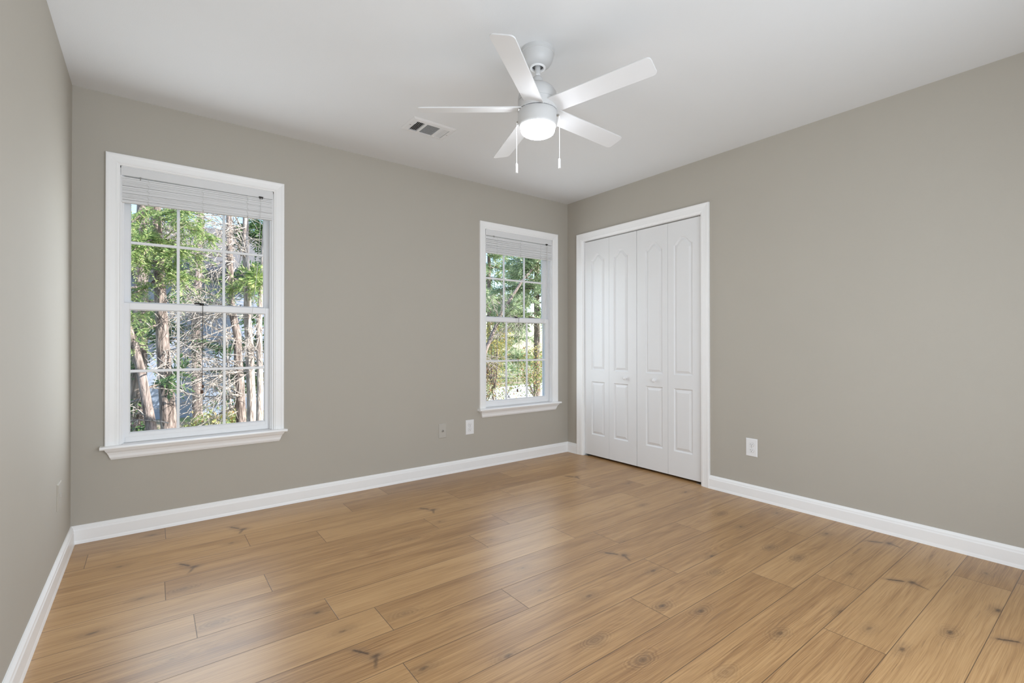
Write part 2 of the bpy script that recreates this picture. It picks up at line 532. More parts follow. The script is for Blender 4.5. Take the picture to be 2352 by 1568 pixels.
def build_floor():
    verts, faces, uvp, uvk, info = [], [], [], [], []
    rnd = random.Random(5)
    x_lo, x_hi, y_lo = LX - T, 0.72, BACK - T
    for r in range(-1, 21):
        yt = -0.222 + PW - PW * r
        yb = yt - PW
        if r == -1:
            yt_c = T
        else:
            yt_c = yt
        yb_c = max(yb, y_lo)
        if yb_c >= yt_c:
            continue
        j = ROWJ[r] if 0 <= r < len(ROWJ) else -1.3
        n0 = math.floor((x_lo - j) / PL)
        x = j + n0 * PL
        while x < x_hi:
            pr = rnd.random()
            a, b = max(x, x_lo), min(x + PL, x_hi)
            ks = []
            for k in sorted([k for k in KNOTS if yb < k[1] < yt and a < k[0] < b], key=lambda k: -(k[2] + k[3] + 3 * k[4])):
                if all(abs(k[0] - q[0]) > (0.24 if q[4] or k[4] else 0.19) for q in ks):
                    ks.append(k)
            ks.sort()
            if r < 0:
                ks = []
            cuts = [a] + [(p[0] + q[0]) / 2 for p, q in zip(ks, ks[1:])] + [b]
            for i in range(len(cuts) - 1):
                k = ks[i] if ks else (0, 0, 0, 0, 0)
                c0, c1 = cuts[i], cuts[i + 1]
                n = len(verts)
                q = [(c0, yb_c), (c1, yb_c), (c1, yt_c), (c0, yt_c)]
                verts += [(px, py, 0.0) for px, py in q]
                faces.append((n, n + 1, n + 2, n + 3))
                for px, py in q:
                    uvp.append((px - x, yt - py))
                    uvk.append((px - k[0], py - k[1]) if ks else (9.0, 9.0))
                    info.append((k[2], k[3], k[4], pr))
            x += PL
    n = len(verts)
    bx = MB().box((x_lo, y_lo, -0.2), (x_hi, T, -0.002))
    verts += bx.v
    faces += [tuple(i + n for i in f) for f in bx.f]
    pad = 24
    uvp += [(0.6, 0.1)] * pad
    uvk += [(9.0, 9.0)] * pad
    info += [(0, 0, 0, 0.5)] * pad
    me = bpy.data.meshes.new('floor')
    me.from_pydata(verts, [], faces)
    me.uv_layers.new(name='plank').data.foreach_set('uv', np.array(uvp, dtype=np.float32).ravel())
    me.uv_layers.new(name='knot').data.foreach_set('uv', np.array(uvk, dtype=np.float32).ravel())
    ca = me.color_attributes.new('kinfo', 'FLOAT_COLOR', 'CORNER')
    ca.data.foreach_set('color', np.array(info, dtype=np.float32).ravel())
    me.materials.append(MAT['wood'])
    o = bpy.data.objects.new('floor', me)
    COL.objects.link(o)
    tag(o, 'knotty oak plank floor laid parallel to the window wall', 'floor', kind='structure')


build_floor()

# baseboards: profile (protrusion, height) swept along the wall
BP = [(0.0, 0.0), (0.019, 0.0), (0.017, 0.012), (0.0155, 0.018), (0.015, 0.070), (0.0125, 0.076), (0.0115, 0.083), (0.007, 0.090), (0.004, 0.0953), (0.0, 0.0953)]


def baseboard(name, mapper, s0, s1, m0, m1, label):
    """mapper(s, protrusion, z); m0/m1 = 1 when that end meets another board in an inner corner"""
    a = [mapper(s0 + m0 * h, h, z) for h, z in BP]
    b = [mapper(s1 - m1 * h, h, z) for h, z in BP]
    o = MB().loft([a, b]).build(name, MAT['trim'])
    return tag(o, label, 'baseboard', kind='structure')


CY0, CY1, CZT = -0.1433, -1.5374, 2.106        # outer edges of the closet casing
baseboard('baseboard_back', lambda s, h, z: (s, -h, z), LX, 0.0, 1, 1, 'white baseboard under the two windows')
baseboard('baseboard_left', lambda s, h, z: (LX + h, s, z), 0.0, BACK, -1, 0, 'white baseboard along the left wall')
baseboard('baseboard_right', lambda s, h, z: (-h, s, z), CY1, BACK, 0, 0, 'white baseboard under the outlet on the right wall')
baseboard('baseboard_corner', lambda s, h, z: (-h, s, z), 0.0, CY0, -1, 0, 'short white baseboard between room corner and closet')

# ------------------------------------------------------------------ windows
CASE = [(0.0, 0.0), (0.0, 0.017), (0.004, 0.019), (0.012, 0.018), (0.020, 0.0155), (0.040, 0.0125), (0.048, 0.0125), (0.052, 0.0095), (0.057, 0.009), (0.0605, 0.006), (0.0605, 0.0)]


def casing(mb, P, a, b, z0, zt, width=0.0605):
    """three sided mitred frame; P(s, protrusion, z)"""
    k = width / 0.0605
    g = 1 if b > a else -1
    st = []
    for f in (lambda d: (a + g * d, z0), lambda d: (a + g * d, zt - d), lambda d: (b - g * d, zt - d), lambda d: (b - g * d, z0)):
        ring = []
        for d, h in CASE:
            s, z = f(d * k)
            ring.append(P(s, h, z))
        st.append(ring)
    return mb.loft(st)


def rect_frame(mb, x0, x1, z0, z1, gx0, gx1, gz0, gz1, y0, y1):
    mb.box((x0, y0, z0), (gx0, y1, z1)).box((gx1, y0, z0), (x1, y1, z1))
    mb.box((gx0, y0, z0), (gx1, y1, gz0)).box((gx0, y0, gz1), (gx1, y1, z1))
    # glazing bead, sloping
    b = 0.006
    for (p, q, r, s) in (((gx0, gz0), (gx1, gz0), (gx1 - b, gz0 + b), (gx0 + b, gz0 + b)),
                         ((gx1, gz0), (gx1, gz1), (gx1 - b, gz1 - b), (gx1 - b, gz0 + b)),
                         ((gx1, gz1), (gx0, gz1), (gx0 + b, gz1 - b), (gx1 - b, gz1 - b)),
                         ((gx0, gz1), (gx0, gz0), (gx0 + b, gz0 + b), (gx0 + b, gz1 - b))):
        ym = y0 + 0.012
        mb.add([(p[0], y0 + 0.002, p[1]), (q[0], y0 + 0.002, q[1]), (r[0], ym, r[1]), (s[0], ym, s[1])], [(0, 1, 2, 3)])
    return mb


def window(idx, cx, label):
    w = thing('window_%d' % idx, (cx, 0, 0.5), label, 'window', kind='structure')
    P = lambda s, h, z: (s, -h, z)
    z_st = 0.504
    casing(MB(), P, cx - 0.445, cx + 0.445, z_st, 2.1165).build('window_casing', MAT['trim'], w)
    # stool with rounded nose
    prof = [(0.045, 0.486), (0.045, z_st), (-0.044, z_st), (-0.050, 0.5015), (-0.053, 0.495), (-0.050, 0.4885), (-0.044, 0.486)]
    a = [(cx - 0.4645, y, z) for y, z in prof[2:]]
    m = MB()
    m.loft([[(cx - 0.4645, min(y, 0) if y < 0 else -0.0005, z) for y, z in prof], [(cx + 0.4615, min(y, 0) if y < 0 else -0.0005, z) for y, z in prof]])
    m.box((cx - WH, -0.001, 0.487), (cx + WH, 0.05, z_st - 0.001))
    m.build('window_stool', MAT['trim'], w)
    # apron: moulded, narrowing downwards with returned ends
    prof = [(0.040, 0.486, 0.0), (0.036, 0.478, 0.003), (0.024, 0.466, 0.010), (0.018, 0.452, 0.016), (0.016, 0.438, 0.021), (0.009, 0.426, 0.026)]
    l = [(cx - 0.445 + d, -h, z) for h, z, d in prof]
    r = [(cx + 0.445 - d, -h, z) for h, z, d in prof]
    lb = [(x, 0.0, z) for x, y, z in l]
    rb = [(x, 0.0, z) for x, y, z in r]
    MB().loft([lb, l, r, rb], closed=False, caps=False).add([lb[0], l[0], r[0], rb[0]], [(0, 1, 2, 3)]).add([lb[-1], l[-1], r[-1], rb[-1]], [(0, 1, 2, 3)]).build('window_apron', MAT['trim'], w)
    # jamb with the sash tracks
    m = MB()
    j = 0.013
    for sx in (-1, 1):
        xo, xi = cx + sx * WH, cx + sx * (WH - j)
        m.box((xo, 0.0, z_st), (xi + sx * 0.004, T, 2.057))
        for y in (0.018, 0.040, 0.0815, 0.122):
            m.box((xo, y - 0.003, z_st), (cx + sx * (WH - 0.017), y + 0.003, 2.056))
    m.box((cx - WH, 0.0, 2.045), (cx + WH, T, 2.057)).box((cx - WH, 0.05, 0.492), (cx + WH, T, 0.508))
    m.build('window_jamb', MAT['vinyl'], w)
    sx0, sx1 = cx - WH + 0.0115, cx + WH - 0.0115
    g0, g1 = cx - 0.3445, cx + 0.3445

    def sash(name, z0, z1, gz0, gz1, y0, y1, zm, step):
        m = rect_frame(MB(), sx0, sx1, z0, z1, g0, g1, gz0, gz1, y0, y1)
        if step:
            m.box((sx0 + 0.012, y0 - 0.004, z0 + 0.001), (sx1 - 0.012, y0, z0 + 0.030))
        s = m.build(name, MAT['vinyl'], w, bevel=0.0012)
        mm = MB()
        ym = (y0 + y1) / 2
        for mx in (-0.1175, 0.1175):
            mm.box((cx + mx - 0.0075, ym - 0.009, gz0), (cx + mx + 0.0075, ym + 0.004, gz1))
        mm.box((g0, ym - 0.0085, zm - 0.008), (g1, ym + 0.0035, zm + 0.008))
        mm.build('muntin_grid', MAT['vinyl'], s, bevel=0.0025)
        MB().box((g0 - 0.004, ym + 0.005, gz0 - 0.004), (g1 + 0.004, ym + 0.008, gz1 + 0.004)).build('glass', MAT['glass'], s)
        return s

    low = sash('lower_sash', 0.505, 1.296, 0.555, 1.260, 0.043, 0.079, 0.9065, True)
    sash('upper_sash', 1.264, 2.045, 1.300, 2.000, 0.084, 0.120, 1.648, False)
    # sash lock on the meeting rail
    m = MB()
    m.box((cx - 0.032, 0.050, 1.2955), (cx + 0.032, 0.074, 1.2995))
    m.lathe((cx, 0.062, 1.2995), [(0.001, 0.010), (0.009, 0.010), (0.012, 0.006), (0.013, 0.0)], 16)
    m.tube([(cx - 0.004, 0.060, 1.308), (cx - 0.022, 0.050, 1.309), (cx - 0.040, 0.046, 1.307)], [0.005, 0.0045, 0.004], 8)
    m.build('sash_lock', MAT['bronze'], low)
    return w


window(1, W1, 'large left double hung window with white grid over pines')
window(2, W2, 'right double hung window next to the room corner')


def blind(cx, label, tilt, z_bot_l, variant):
    w = thing('window_blind', (cx, 0.0, 2.05), label, 'blind', 'raised white blinds in the windows')
    hw = 0.3805
    hz0, hz1 = 2.004, 2.0535
    y0 = -0.004
    m = MB()
    m.loft([[(cx - hw, y0 + 0.030, hz0 + 0.006), (cx - hw, y0 + 0.004, hz0), (cx - hw, y0, hz0 + 0.004), (cx - hw, y0, hz1 - 0.003), (cx - hw, y0 + 0.003, hz1), (cx - hw, y0 + 0.030, hz1)],
            [(cx + hw, y0 + 0.030, hz0 + 0.006), (cx + hw, y0 + 0.004, hz0), (cx + hw, y0, hz0 + 0.004), (cx + hw, y0, hz1 - 0.003), (cx + hw, y0 + 0.003, hz1), (cx + hw, y0 + 0.030, hz1)]])
    for sx in (-1, 1):
        m.box((cx + sx * hw, y0 - 0.001, hz0 - 0.001), (cx + sx * (hw - 0.006), y0 + 0.031, hz1 + 0.001))
    m.build('head_rail', MAT['blind'], w, bevel=0.001)
    n = 22
    top = 1.992
    rnd = random.Random(int(cx * 1000) % 97)
    z_l, z_r = z_bot_l, z_bot_l + tilt
    for i in range(n):
        t = i / (n - 1)
        jl, jr = rnd.uniform(-0.0010, 0.0010), rnd.uniform(-0.0010, 0.0010)
        dy = rnd.uniform(-0.0012, 0.0012)
        if variant and i in (4, 9, 13):
            jl -= 0.002
        zl = top + (z_l + 0.014 - top) * t + jl
        zr = top + tilt * 0.25 * (1 - t) + (z_r + 0.014 - top - tilt * 0.25 * (1 - t)) * t + jr
        hz = 0.0026 if i else 0.0040
        if i == 0:
            dy = -0.002
        rings = []
        for x, z in ((cx - hw + 0.001, zl), (cx + hw - 0.001, zr)):
            rings.append([(x, y0 + dy + 0.001 + 0.0255 * k / 4, z + 0.0016 * math.sin(PI * k / 4) - hz) for k in range(5)] +
                         [(x, y0 + dy + 0.001 + 0.0255 * k / 4, z + 0.0016 * math.sin(PI * k / 4) + hz) for k in range(4, -1, -1)])
        MB().loft(rings).build('slat', MAT['blind'], w)
    rings = [[(x, y0, z), (x, y0 + 0.027, z), (x, y0 + 0.027, z + 0.010), (x, y0, z + 0.010)] for x, z in ((cx - hw + 0.001, z_l), (cx + hw - 0.001, z_r))]
    br = MB().loft(rings).build('bottom_rail', MAT['blind'], w, bevel=0.002)
    # ladder strings in front of the stack
    for dx in (-0.26, 0.0, 0.235):
        m = MB()
        pts = []
        for i in range(13):
            t = i / 12
            pts.append((cx + dx + 0.006 * math.sin(i * 2.3 + dx * 9), y0 - 0.0025 - 0.001 * (i % 2), 2.006 + (z_bot_l + 0.004 - 2.006 + tilt * (dx + hw) / (2 * hw)) * t))
        m.tube(pts, 0.0011, 5)
        m.build('ladder_string', MAT['cord'], w)
        zz = z_l + (z_r - z_l) * (dx + hw) / (2 * hw)
        MB().lathe((cx + dx, y0 + 0.0005, zz + 0.005), [(0.0005, -0.0022), (0.0035, -0.0018), (0.004, 0.0)], 10, axis='y').build('rail_button', MAT['plate_tan'], br)
    # tilt knob bracket at the left and cord lock at the right
    MB().box((cx - 0.300, y0 - 0.004, 2.000), (cx - 0.292, y0 - 0.0002, 2.007)).tube([(cx - 0.296, y0 - 0.003, 2.003), (cx - 0.296, y0 - 0.004, 1.988)], 0.0018, 6).build('tilt_hook', MAT['metal'], w)
    m = MB()
    m.box((cx + 0.298, y0 - 0.006, 2.002), (cx + 0.322, y0 - 0.0002, 2.010))
    m.box((cx + 0.302, y0 - 0.009, 1.995), (cx + 0.307, y0 - 0.001, 2.004)).box((cx + 0.313, y0 - 0.009, 1.995), (cx + 0.318, y0 - 0.001, 2.004))
    m.build('cord_lock', MAT['bronze'], w)
    if variant == 0:
        pts = [(cx + 0.3095, -0.020, 1.998), (cx + 0.303, -0.020, 1.80), (cx + 0.290, -0.019, 1.55), (cx + 0.2605, -0.019, 1.267), (cx + 0.236, -0.016, 1.08),
               (cx + 0.205, -0.010, 0.960), (cx + 0.160, 0.002, 0.905), (cx + 0.115, 0.006, 0.893), (cx + 0.085, 0.008, 0.905)]
        MB().tube(pts, 0.0014, 6).build('lift_cord', MAT['cord'], w)
    else:
        for k, (bx, by) in enumerate(((0.262, 1.28), (0.272, 1.26))):
            pts = [(cx + 0.308 + k * 0.006, -0.014, 1.998), (cx + 0.306 + k * 0.006, -0.017, 1.80), (cx + 0.290 + k * 0.006, -0.018, 1.55), (cx + bx, -0.016, by), (cx + bx - 0.012, -0.012, 1.02)]
            MB().tube(pts, 0.0019, 6).build('lift_cord', MAT['cord'], w)
    # pull cord with tassel down the middle of the lower sash
    if variant == 0:
        c = MB().tube([(cx + 0.002, 0.030, 1.302), (cx + 0.001, 0.030, 1.05), (cx - 0.0005, 0.030, 0.79)], 0.0016, 6).build('pull_cord', MAT['cord_dark'], w)
        MB().lathe((cx + 0.003, 0.030, 0.794), [(0.001, 0.020), (0.005, 0.019), (0.0065, 0.004), (0.0055, 0.0), (0.001, -0.001)], 12).build('tassel', MAT['tassel'], c)
        MB().lathe((cx - 0.001, 0.028, 0.760), [(0.001, 0.022), (0.007, 0.020), (0.0085, 0.004), (0.007, 0.0), (0.001, -0.001)], 12).build('tassel', MAT['tassel'], c)
    else:
        c = MB().tube([(cx + 0.003, 0.030, 1.302), (cx + 0.001, 0.030, 1.0), (cx - 0.020, 0.020, 0.64)], 0.0015, 6).build('pull_cord', MAT['cord_dark'], w)
        MB().lathe((cx - 0.020, 0.020, 0.622), [(0.001, 0.026), (0.007, 0.024), (0.0085, 0.004), (0.007, 0.0), (0.001, -0.001)], 12).build('tassel', MAT['tassel'], c)
        c2 = MB().tube([(cx - 0.022, 0.034, 1.30), (cx - 0.05, 0.034, 0.85), (cx - 0.105, 0.034, 0.60)], 0.0010, 6).build('pull_cord', MAT['cord'], w)
        MB().lathe((cx - 0.108, 0.034, 0.572), [(0.001, 0.026), (0.006, 0.022), (0.010, 0.004), (0.008, 0.0), (0.001, -0.001)], 12).build('tassel', MAT['tassel_clear'], c2)
    return w


blind(W1, 'raised white mini blind in the large left window', 0.016, 1.853, 0)
blind(W2, 'raised white mini blind in the window beside the corner', 0.008, 1.852, 1)

# ------------------------------------------------------------------ closet doors
door = thing('door_1', (0.0, -0.845, 0.0), 'white four leaf bifold closet doors in a white casing', 'door', kind='structure')
casing(MB(), lambda s, h, z: (-h, s, z), CY0, CY1, 0.0, CZT, 0.070).build('door_casing', MAT['trim'], door)
m = MB()
m.box((0.0, DY0 + 0.012, 0.0), (0.12, DY0, DZ + 0.012)).box((0.0, DY1 - 0.012, 0.0), (0.12, DY1, DZ + 0.012)).box((0.0, DY0, DZ), (0.12, DY1, DZ + 0.012))
m.build('door_jamb', MAT['trim'], door)
m = MB()
m.box((0.024, DY0 - 0.006, 2.029), (0.052, DY1 + 0.006, 2.0335))
m.build('door_track', MAT['metal'], door)
m = MB()
for y in (-0.262, -0.815, -0.872, -1.428):
    m.lathe((0.030, y, 2.024), [(0.005, 0.0), (0.005, 0.007)], 10)
m.build('pivot_pin', MAT['metal'], door)
m = MB()
m.box((0.012, DY0 - 0.002, 0.0005), (0.058, DY0 - 0.050, 0.004)).box((0.012, DY1 + 0.002, 0.0005), (0.058, DY1 + 0.050, 0.004))
m.build('floor_bracket', MAT['metal'], door)


def offset_loop(pts, d):
    out = []
    n = len(pts)
    for i in range(n):
        p0, p1, p2 = Vector(pts[i - 1]), Vector(pts[i]), Vector(pts[(i + 1) % n])
        e1, e2 = (p1 - p0).normalized(), (p2 - p1).normalized()
        n1, n2 = Vector((-e1.y, e1.x)), Vector((-e2.y, e2.x))
        b = n1 + n2
        b = b / max(0.35, b.length_squared) * 2 * 0.5
        b = (n1 + n2).normalized() / max(0.5, math.sqrt((1 + n1.dot(n2)) / 2))
        out.append((p1 + b * d)[:])
    return out


def leaf(y_a, y_b, pa, pb, knob_y):
    """y_a > y_b; panel from pa to pb. local 2-D coordinates: s = -y (to the right), z"""
    xf, xb, z0, z1 = 0.020, 0.054, 0.018, 2.025
    s0, s1, q0, q1 = -y_a, -y_b, -pa, -pb
    loops2 = []
    lo = [(q0, 0.210), (q1, 0.210), (q1, 0.708), (q0, 0.708)]
    hi = [(q0, 0.814), (q1, 0.814)]
    NB = 20
    for i in range(NB + 1):
        t = 1 - 2 * i / NB
        mid, hwid = (q0 + q1) / 2, (q1 - q0) / 2
        bump = 0.5 * (1 + math.cos(PI * min(1.0, abs(t) ** 1.2)))
        hi.append((mid + t * hwid, 1.843 + 0.057 * bump))
    bm = bmesh.new()
    V = {}

    def vert(s, z, x):
        return bm.verts.new((x, -s, z))

    outer = [vert(*p, xf) for p in ((s0, z0), (s1, z0), (s1, z1), (s0, z1))]
    edges = [bm.edges.new((outer[i], outer[(i + 1) % 4])) for i in range(4)]
    for lp in (lo, hi):
        rings = [[vert(*p, xf) for p in lp]]
        edges += [bm.edges.new((rings[0][i], rings[0][(i + 1) % len(lp)])) for i in range(len(lp))]
        for d, dep in ((0.0020, 0.0015), (0.0085, 0.0098), (0.0120, 0.0105), (0.031, 0.0020), (0.0330, 0.0012)):
            rings.append([vert(*p, xf + dep) for p in offset_loop(lp, d)])
        for a, b in zip(rings, rings[1:]):
            for i in range(len(lp)):
                k = (i + 1) % len(lp)
                bm.faces.new((a[i], a[k], b[k], b[i]))
        bm.faces.new(rings[-1])
    bmesh.ops.triangle_fill(bm, use_beauty=True, use_dissolve=False, edges=edges)
    bk = [vert(*p, xb) for p in ((s0, z0), (s1, z0), (s1, z1), (s0, z1))]
    for i in range(4):
        k = (i + 1) % 4
        bm.faces.new((outer[i], outer[k], bk[k], bk[i]))
    bm.faces.new(bk)
    bmesh.ops.recalc_face_normals(bm, faces=bm.faces)
    me = bpy.data.meshes.new('door_leaf')
    bm.to_mesh(me)
    bm.free()
    me.materials.append(MAT['door'])
    o = bpy.data.objects.new('door_leaf', me)
    COL.objects.link(o)
    off = world_loc(door)
    me.transform(Matrix.Translation(-off))
    o.parent = door
    if knob_y is not None:
        MB().lathe((xf, knob_y, 0.759), [(0.0005, -0.030), (0.009, -0.0295), (0.0145, -0.026), (0.0160, -0.021), (0.0135, -0.015), (0.0085, -0.011), (0.0075, -0.006), (0.0085, -0.002), (0.0105, 0.0)], 28, axis='x').build('knob', MAT['plate'], o)
    return o


leaf(-0.2225, -0.5265, -0.307, -0.473, None)
leaf(-0.5285, -0.8415, -0.584, -0.748, -0.727)
leaf(-0.8460, -1.1555, -0.936, -1.105, -1.033)
leaf(-1.1575, -1.4600, -1.211, -1.380, None)

# ------------------------------------------------------------------ wall plates


def plate_base(mb, P, s, z, w, h, t=0.0055):
    """bevelled rectangular plate; P(s, protrusion, z)"""
    rings = []
    for d, p in ((0.0, 0.0), (0.0, 0.0025), (0.0035, t), ):
        rings.append([P(s + a * (w / 2 - d), p, z + b * (h / 2 - d)) for a, b in ((-1, -1), (1, -1), (1, 1), (-1, 1))])
    return mb.loft(rings)


def outlet(P, s, z, label, sgn):
    w = thing('outlet', P(s, 0, z), label, 'outlet', 'white duplex outlets')
    plate_base(MB(), P, s, z, 0.079, 0.122).build('cover_plate', MAT['plate'], w)
    for dz in (0.0195, -0.0195):
        ring = []
        for k in range(28):
            a = 2 * PI * k / 28
            ring.append((s + max(-0.0165, min(0.0165, 0.0172 * math.cos(a))), z + dz + max(-0.0135, min(0.0135, 0.0172 * math.sin(a)))))
        m = MB().loft([[P(a, 0.0056, b) for a, b in ring], [P(a, 0.0075, b) for a, b in ring], [P(s + (a - s) * 0.95, 0.0080, z + dz + (b - z - dz) * 0.95) for a, b in ring]])
        f = m.build('receptacle', MAT['plate'], w)
        ms = MB()
        for dx, hh in ((-0.0065, 0.0042), (0.0065, 0.0036)):
            a, b = P(s + dx - 0.0011, 0.0079, z + dz + 0.003 - hh), P(s + dx + 0.0011, 0.0083, z + dz + 0.003 + hh)
            ms.box(a, b)
        g = [(s + 0.0024 * math.cos(2 * PI * k / 10), z + dz - 0.0075 + 0.0026 * math.sin(2 * PI * k / 10)) for k in range(10)]
        ms.loft([[P(a, 0.0079, b) for a, b in g], [P(a, 0.0083, b) for a, b in g]])
        ms.build('slot', MAT['slot'], f)
        # thin shadow gap around the receptacle face
        rim = [[P(s + (a - s) * k, hh, z + dz + (b - z - dz) * k) for a, b in ring] for k, hh in ((1.06, 0.0056), (1.06, 0.0058), (1.0, 0.0058))]
        MB().loft(rim, caps=False).build('gap_line', MAT['metal'], f)
    c = [(s + 0.0022 * math.cos(2 * PI * k / 10), z + 0.0022 * math.sin(2 * PI * k / 10)) for k in range(10)]
    MB().loft([[P(a, 0.0054, b) for a, b in c], [P(a, 0.0066, b) for a, b in c]]).build('screw', MAT['metal'], w)
    return w


PA = lambda s, p, z: (s, -p, z)
PB = lambda s, p, z: (-p, -s, z)
PLW = lambda s, p, z: (LX + p, s, z)
outlet(PA, -1.1245, 0.358, 'white outlet under the right window sill', 1)
outlet(PB, 1.849, 0.350, 'white outlet on the right wall beside the closet', 1)

w = thing('cable_plate', (-1.382, 0, 0.355), 'beige cable jack plate left of the white outlet', 'wall plate')
plate_base(MB(), PA, -1.382, 0.355, 0.069, 0.115).build('cover_plate', MAT['plate_tan'], w)
MB().lathe((-1.382, 0, 0.355), [(0.0085, -0.0054), (0.0085, -0.009), (0.0055, -0.009), (0.0055, -0.017), (0.003, -0.017), (0.003, -0.010), (0.0004, -0.010)], 18, axis='y').build('coax_jack', MAT['metal'], w)
for dz in (0.043, -0.043):
    MB().lathe((-1.382, 0, 0.355 + dz), [(0.0034, -0.0050), (0.0032, -0.0066), (0.0004, -0.0070)], 10, axis='y').build('screw', MAT['plate_tan'], w)

w = thing('phone_plate', (LX, -0.433, 0.366), 'pale wall plate on the left wall near the corner', 'wall plate')
plate_base(MB(), PLW, -0.433, 0.366, 0.108, 0.120, 0.0062).build('cover_plate', MAT['wall'], w)
m = MB()
m.box(PLW(-0.442, 0.006, 0.358), PLW(-0.424, 0.0095, 0.376))
m.build('jack', MAT['plate_tan'], w)

# ------------------------------------------------------------------ ceiling register
v = thing('ceiling_vent', (-1.848, -0.691, H), 'white ceiling air register left of the fan', 'vent')
X0, X1, Y0, Y1 = -1.997, -1.699, -0.795, -0.588
I0, I1, J0, J1 = -1.958, -1.734, -0.757, -0.622
m = MB()
oz, iz = H - 0.0015, H - 0.010
ro = [(X0, Y0), (X1, Y0), (X1, Y1), (X0, Y1)]
rm = [(X0 + 0.012, Y0 + 0.012), (X1 - 0.012, Y0 + 0.012), (X1 - 0.012, Y1 - 0.012), (X0 + 0.012, Y1 - 0.012)]
ri = [(I0, J0), (I1, J0), (I1, J1), (I0, J1)]
m.loft([[(x, y, H) for x, y in ro], [(x, y, oz) for x, y in ro], [(x, y, H - 0.008) for x, y in rm], [(x, y, iz) for x, y in ri], [(x, y, H - 0.0005) for x, y in ri]], caps=False)
for xb in (-1.896, -1.793):
    m.box((xb - 0.0075, J0, iz), (xb + 0.0075, J1, H - 0.0005))
m.build('register_frame', MAT['vent'], v)
MB().box((I0, J0, H - 0.0012), (I1, J1, H - 0.0004)).build('duct_shade_sheet', MAT['dark'], v)  # near-black sheet standing in for the shade inside the duct


def slat_y(x, lean):
    a = lean
    return MB().loft([[(x - a * 0.5, y, iz), (x - a * 0.5 + 0.0012, y, iz), (x + a * 0.5 + 0.0012, y, H - 0.0015), (x + a * 0.5, y, H - 0.0015)] for y in (J0, J1)])


for i in range(6):
    slat_y(-1.9525 + i * 0.0100, 0.0070).build('slat', MAT['vent'], v)
for i in range(6):
    slat_y(-1.7815 + i * 0.0093, -0.0100).build('slat', MAT['vent'], v)
for i in range(12):
    y = J0 + 0.006 + i * 0.0112
    MB().loft([[(x, y - 0.0042, iz), (x, y - 0.0026, iz), (x, y + 0.0058, H - 0.0015), (x, y + 0.0046, H - 0.0015)] for x in (-1.8885, -1.8005)]).build('slat', MAT['vent'], v)
for sx in (X0 + 0.022, X1 - 0.022):
    MB().lathe((sx, (Y0 + Y1) / 2, H), [(0.0045, -0.0085), (0.0040, -0.0102), (0.0005, -0.0108)], 12).build('screw', MAT['metal'], v)
MB().tube([(-1.956, -0.745, iz), (-1.967, -0.745, iz - 0.010), (-1.969, -0.738, iz - 0.010)], 0.0016, 6).build('damper_lever', MAT['vent'], v)

# ------------------------------------------------------------------ ceiling fan
FC = Vector((-1.8162, -1.7532, 0))
FX_, FY_ = FC.x, FC.y
fan = thing('ceiling_fan', (FX_, FY_, H), 'white five blade ceiling fan with a lit globe and two pull chains', 'fan')
MB().lathe((FX_, FY_, 0), [(0.0785, 2.440), (0.0785, 2.4235), (0.0772, 2.4225), (0.0772, 2.4205), (0.0755, 2.4195), (0.0735, 2.404), (0.0665, 2.386), (0.0560, 2.372), (0.0440, 2.364), (0.0375, 2.3615)]).build('canopy', MAT['fan'], fan)
cr = MB().lathe((FX_, FY_, 0), [(0.0375, 2.3625), (0.0375, 2.3585), (0.0360, 2.3565), (0.0285, 2.3565), (0.0270, 2.3580), (0.0265, 2.3640)]).build('canopy_ring', MAT['plate'], fan)
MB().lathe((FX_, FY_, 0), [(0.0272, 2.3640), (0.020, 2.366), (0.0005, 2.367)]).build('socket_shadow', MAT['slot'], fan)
MB().lathe((FX_, FY_, 0), [(0.0128, 2.366), (0.0128, 2.310)], 28).build('downrod', MAT['fan'], fan)
MB().lathe((FX_, FY_, 0), [(0.0135, 2.322), (0.0150, 2.320), (0.0225, 2.312), (0.0265, 2.300), (0.0285, 2.288), (0.0290, 2.276)], 36).build('rod_collar', MAT['fan'], fan)
MB().lathe((FX_, FY_, 0), [(0.0290, 2.2790), (0.0420, 2.2770), (0.0600, 2.2700), (0.0760, 2.2570), (0.0870, 2.2390), (0.0925, 2.2180), (0.0935, 2.2010), (0.0935, 2.1965), (0.0920, 2.1960), (0.0920, 2.1945), (0.0935, 2.1940), (0.0935, 2.1560), (0.0915, 2.1550), (0.0915, 2.1530)]).build('motor_housing', MAT['fan'], fan)
MB().lathe((FX_, FY_, 0), [(0.0900, 2.1555), (0.0900, 2.1470)]).build('seam', MAT['slot'], fan)
MB().lathe((FX_, FY_, 0), [(0.0885, 2.1490), (0.0925, 2.1488), (0.0935, 2.1475), (0.0935, 2.1120), (0.0925, 2.1020), (0.0900, 2.0920), (0.0865, 2.0830), (0.0835, 2.0800), (0.0815, 2.0800)]).build('light_kit', MAT['fan'], fan)
MB().lathe((FX_, FY_, 0), [(0.0810, 2.0860), (0.0815, 2.0790), (0.0805, 2.0680), (0.0785, 2.0600), (0.0740, 2.0525), (0.0650, 2.0470), (0.0500, 2.0435), (0.0300, 2.0420), (0.0003, 2.0415)]).build('light_globe', MAT['globe'], fan)

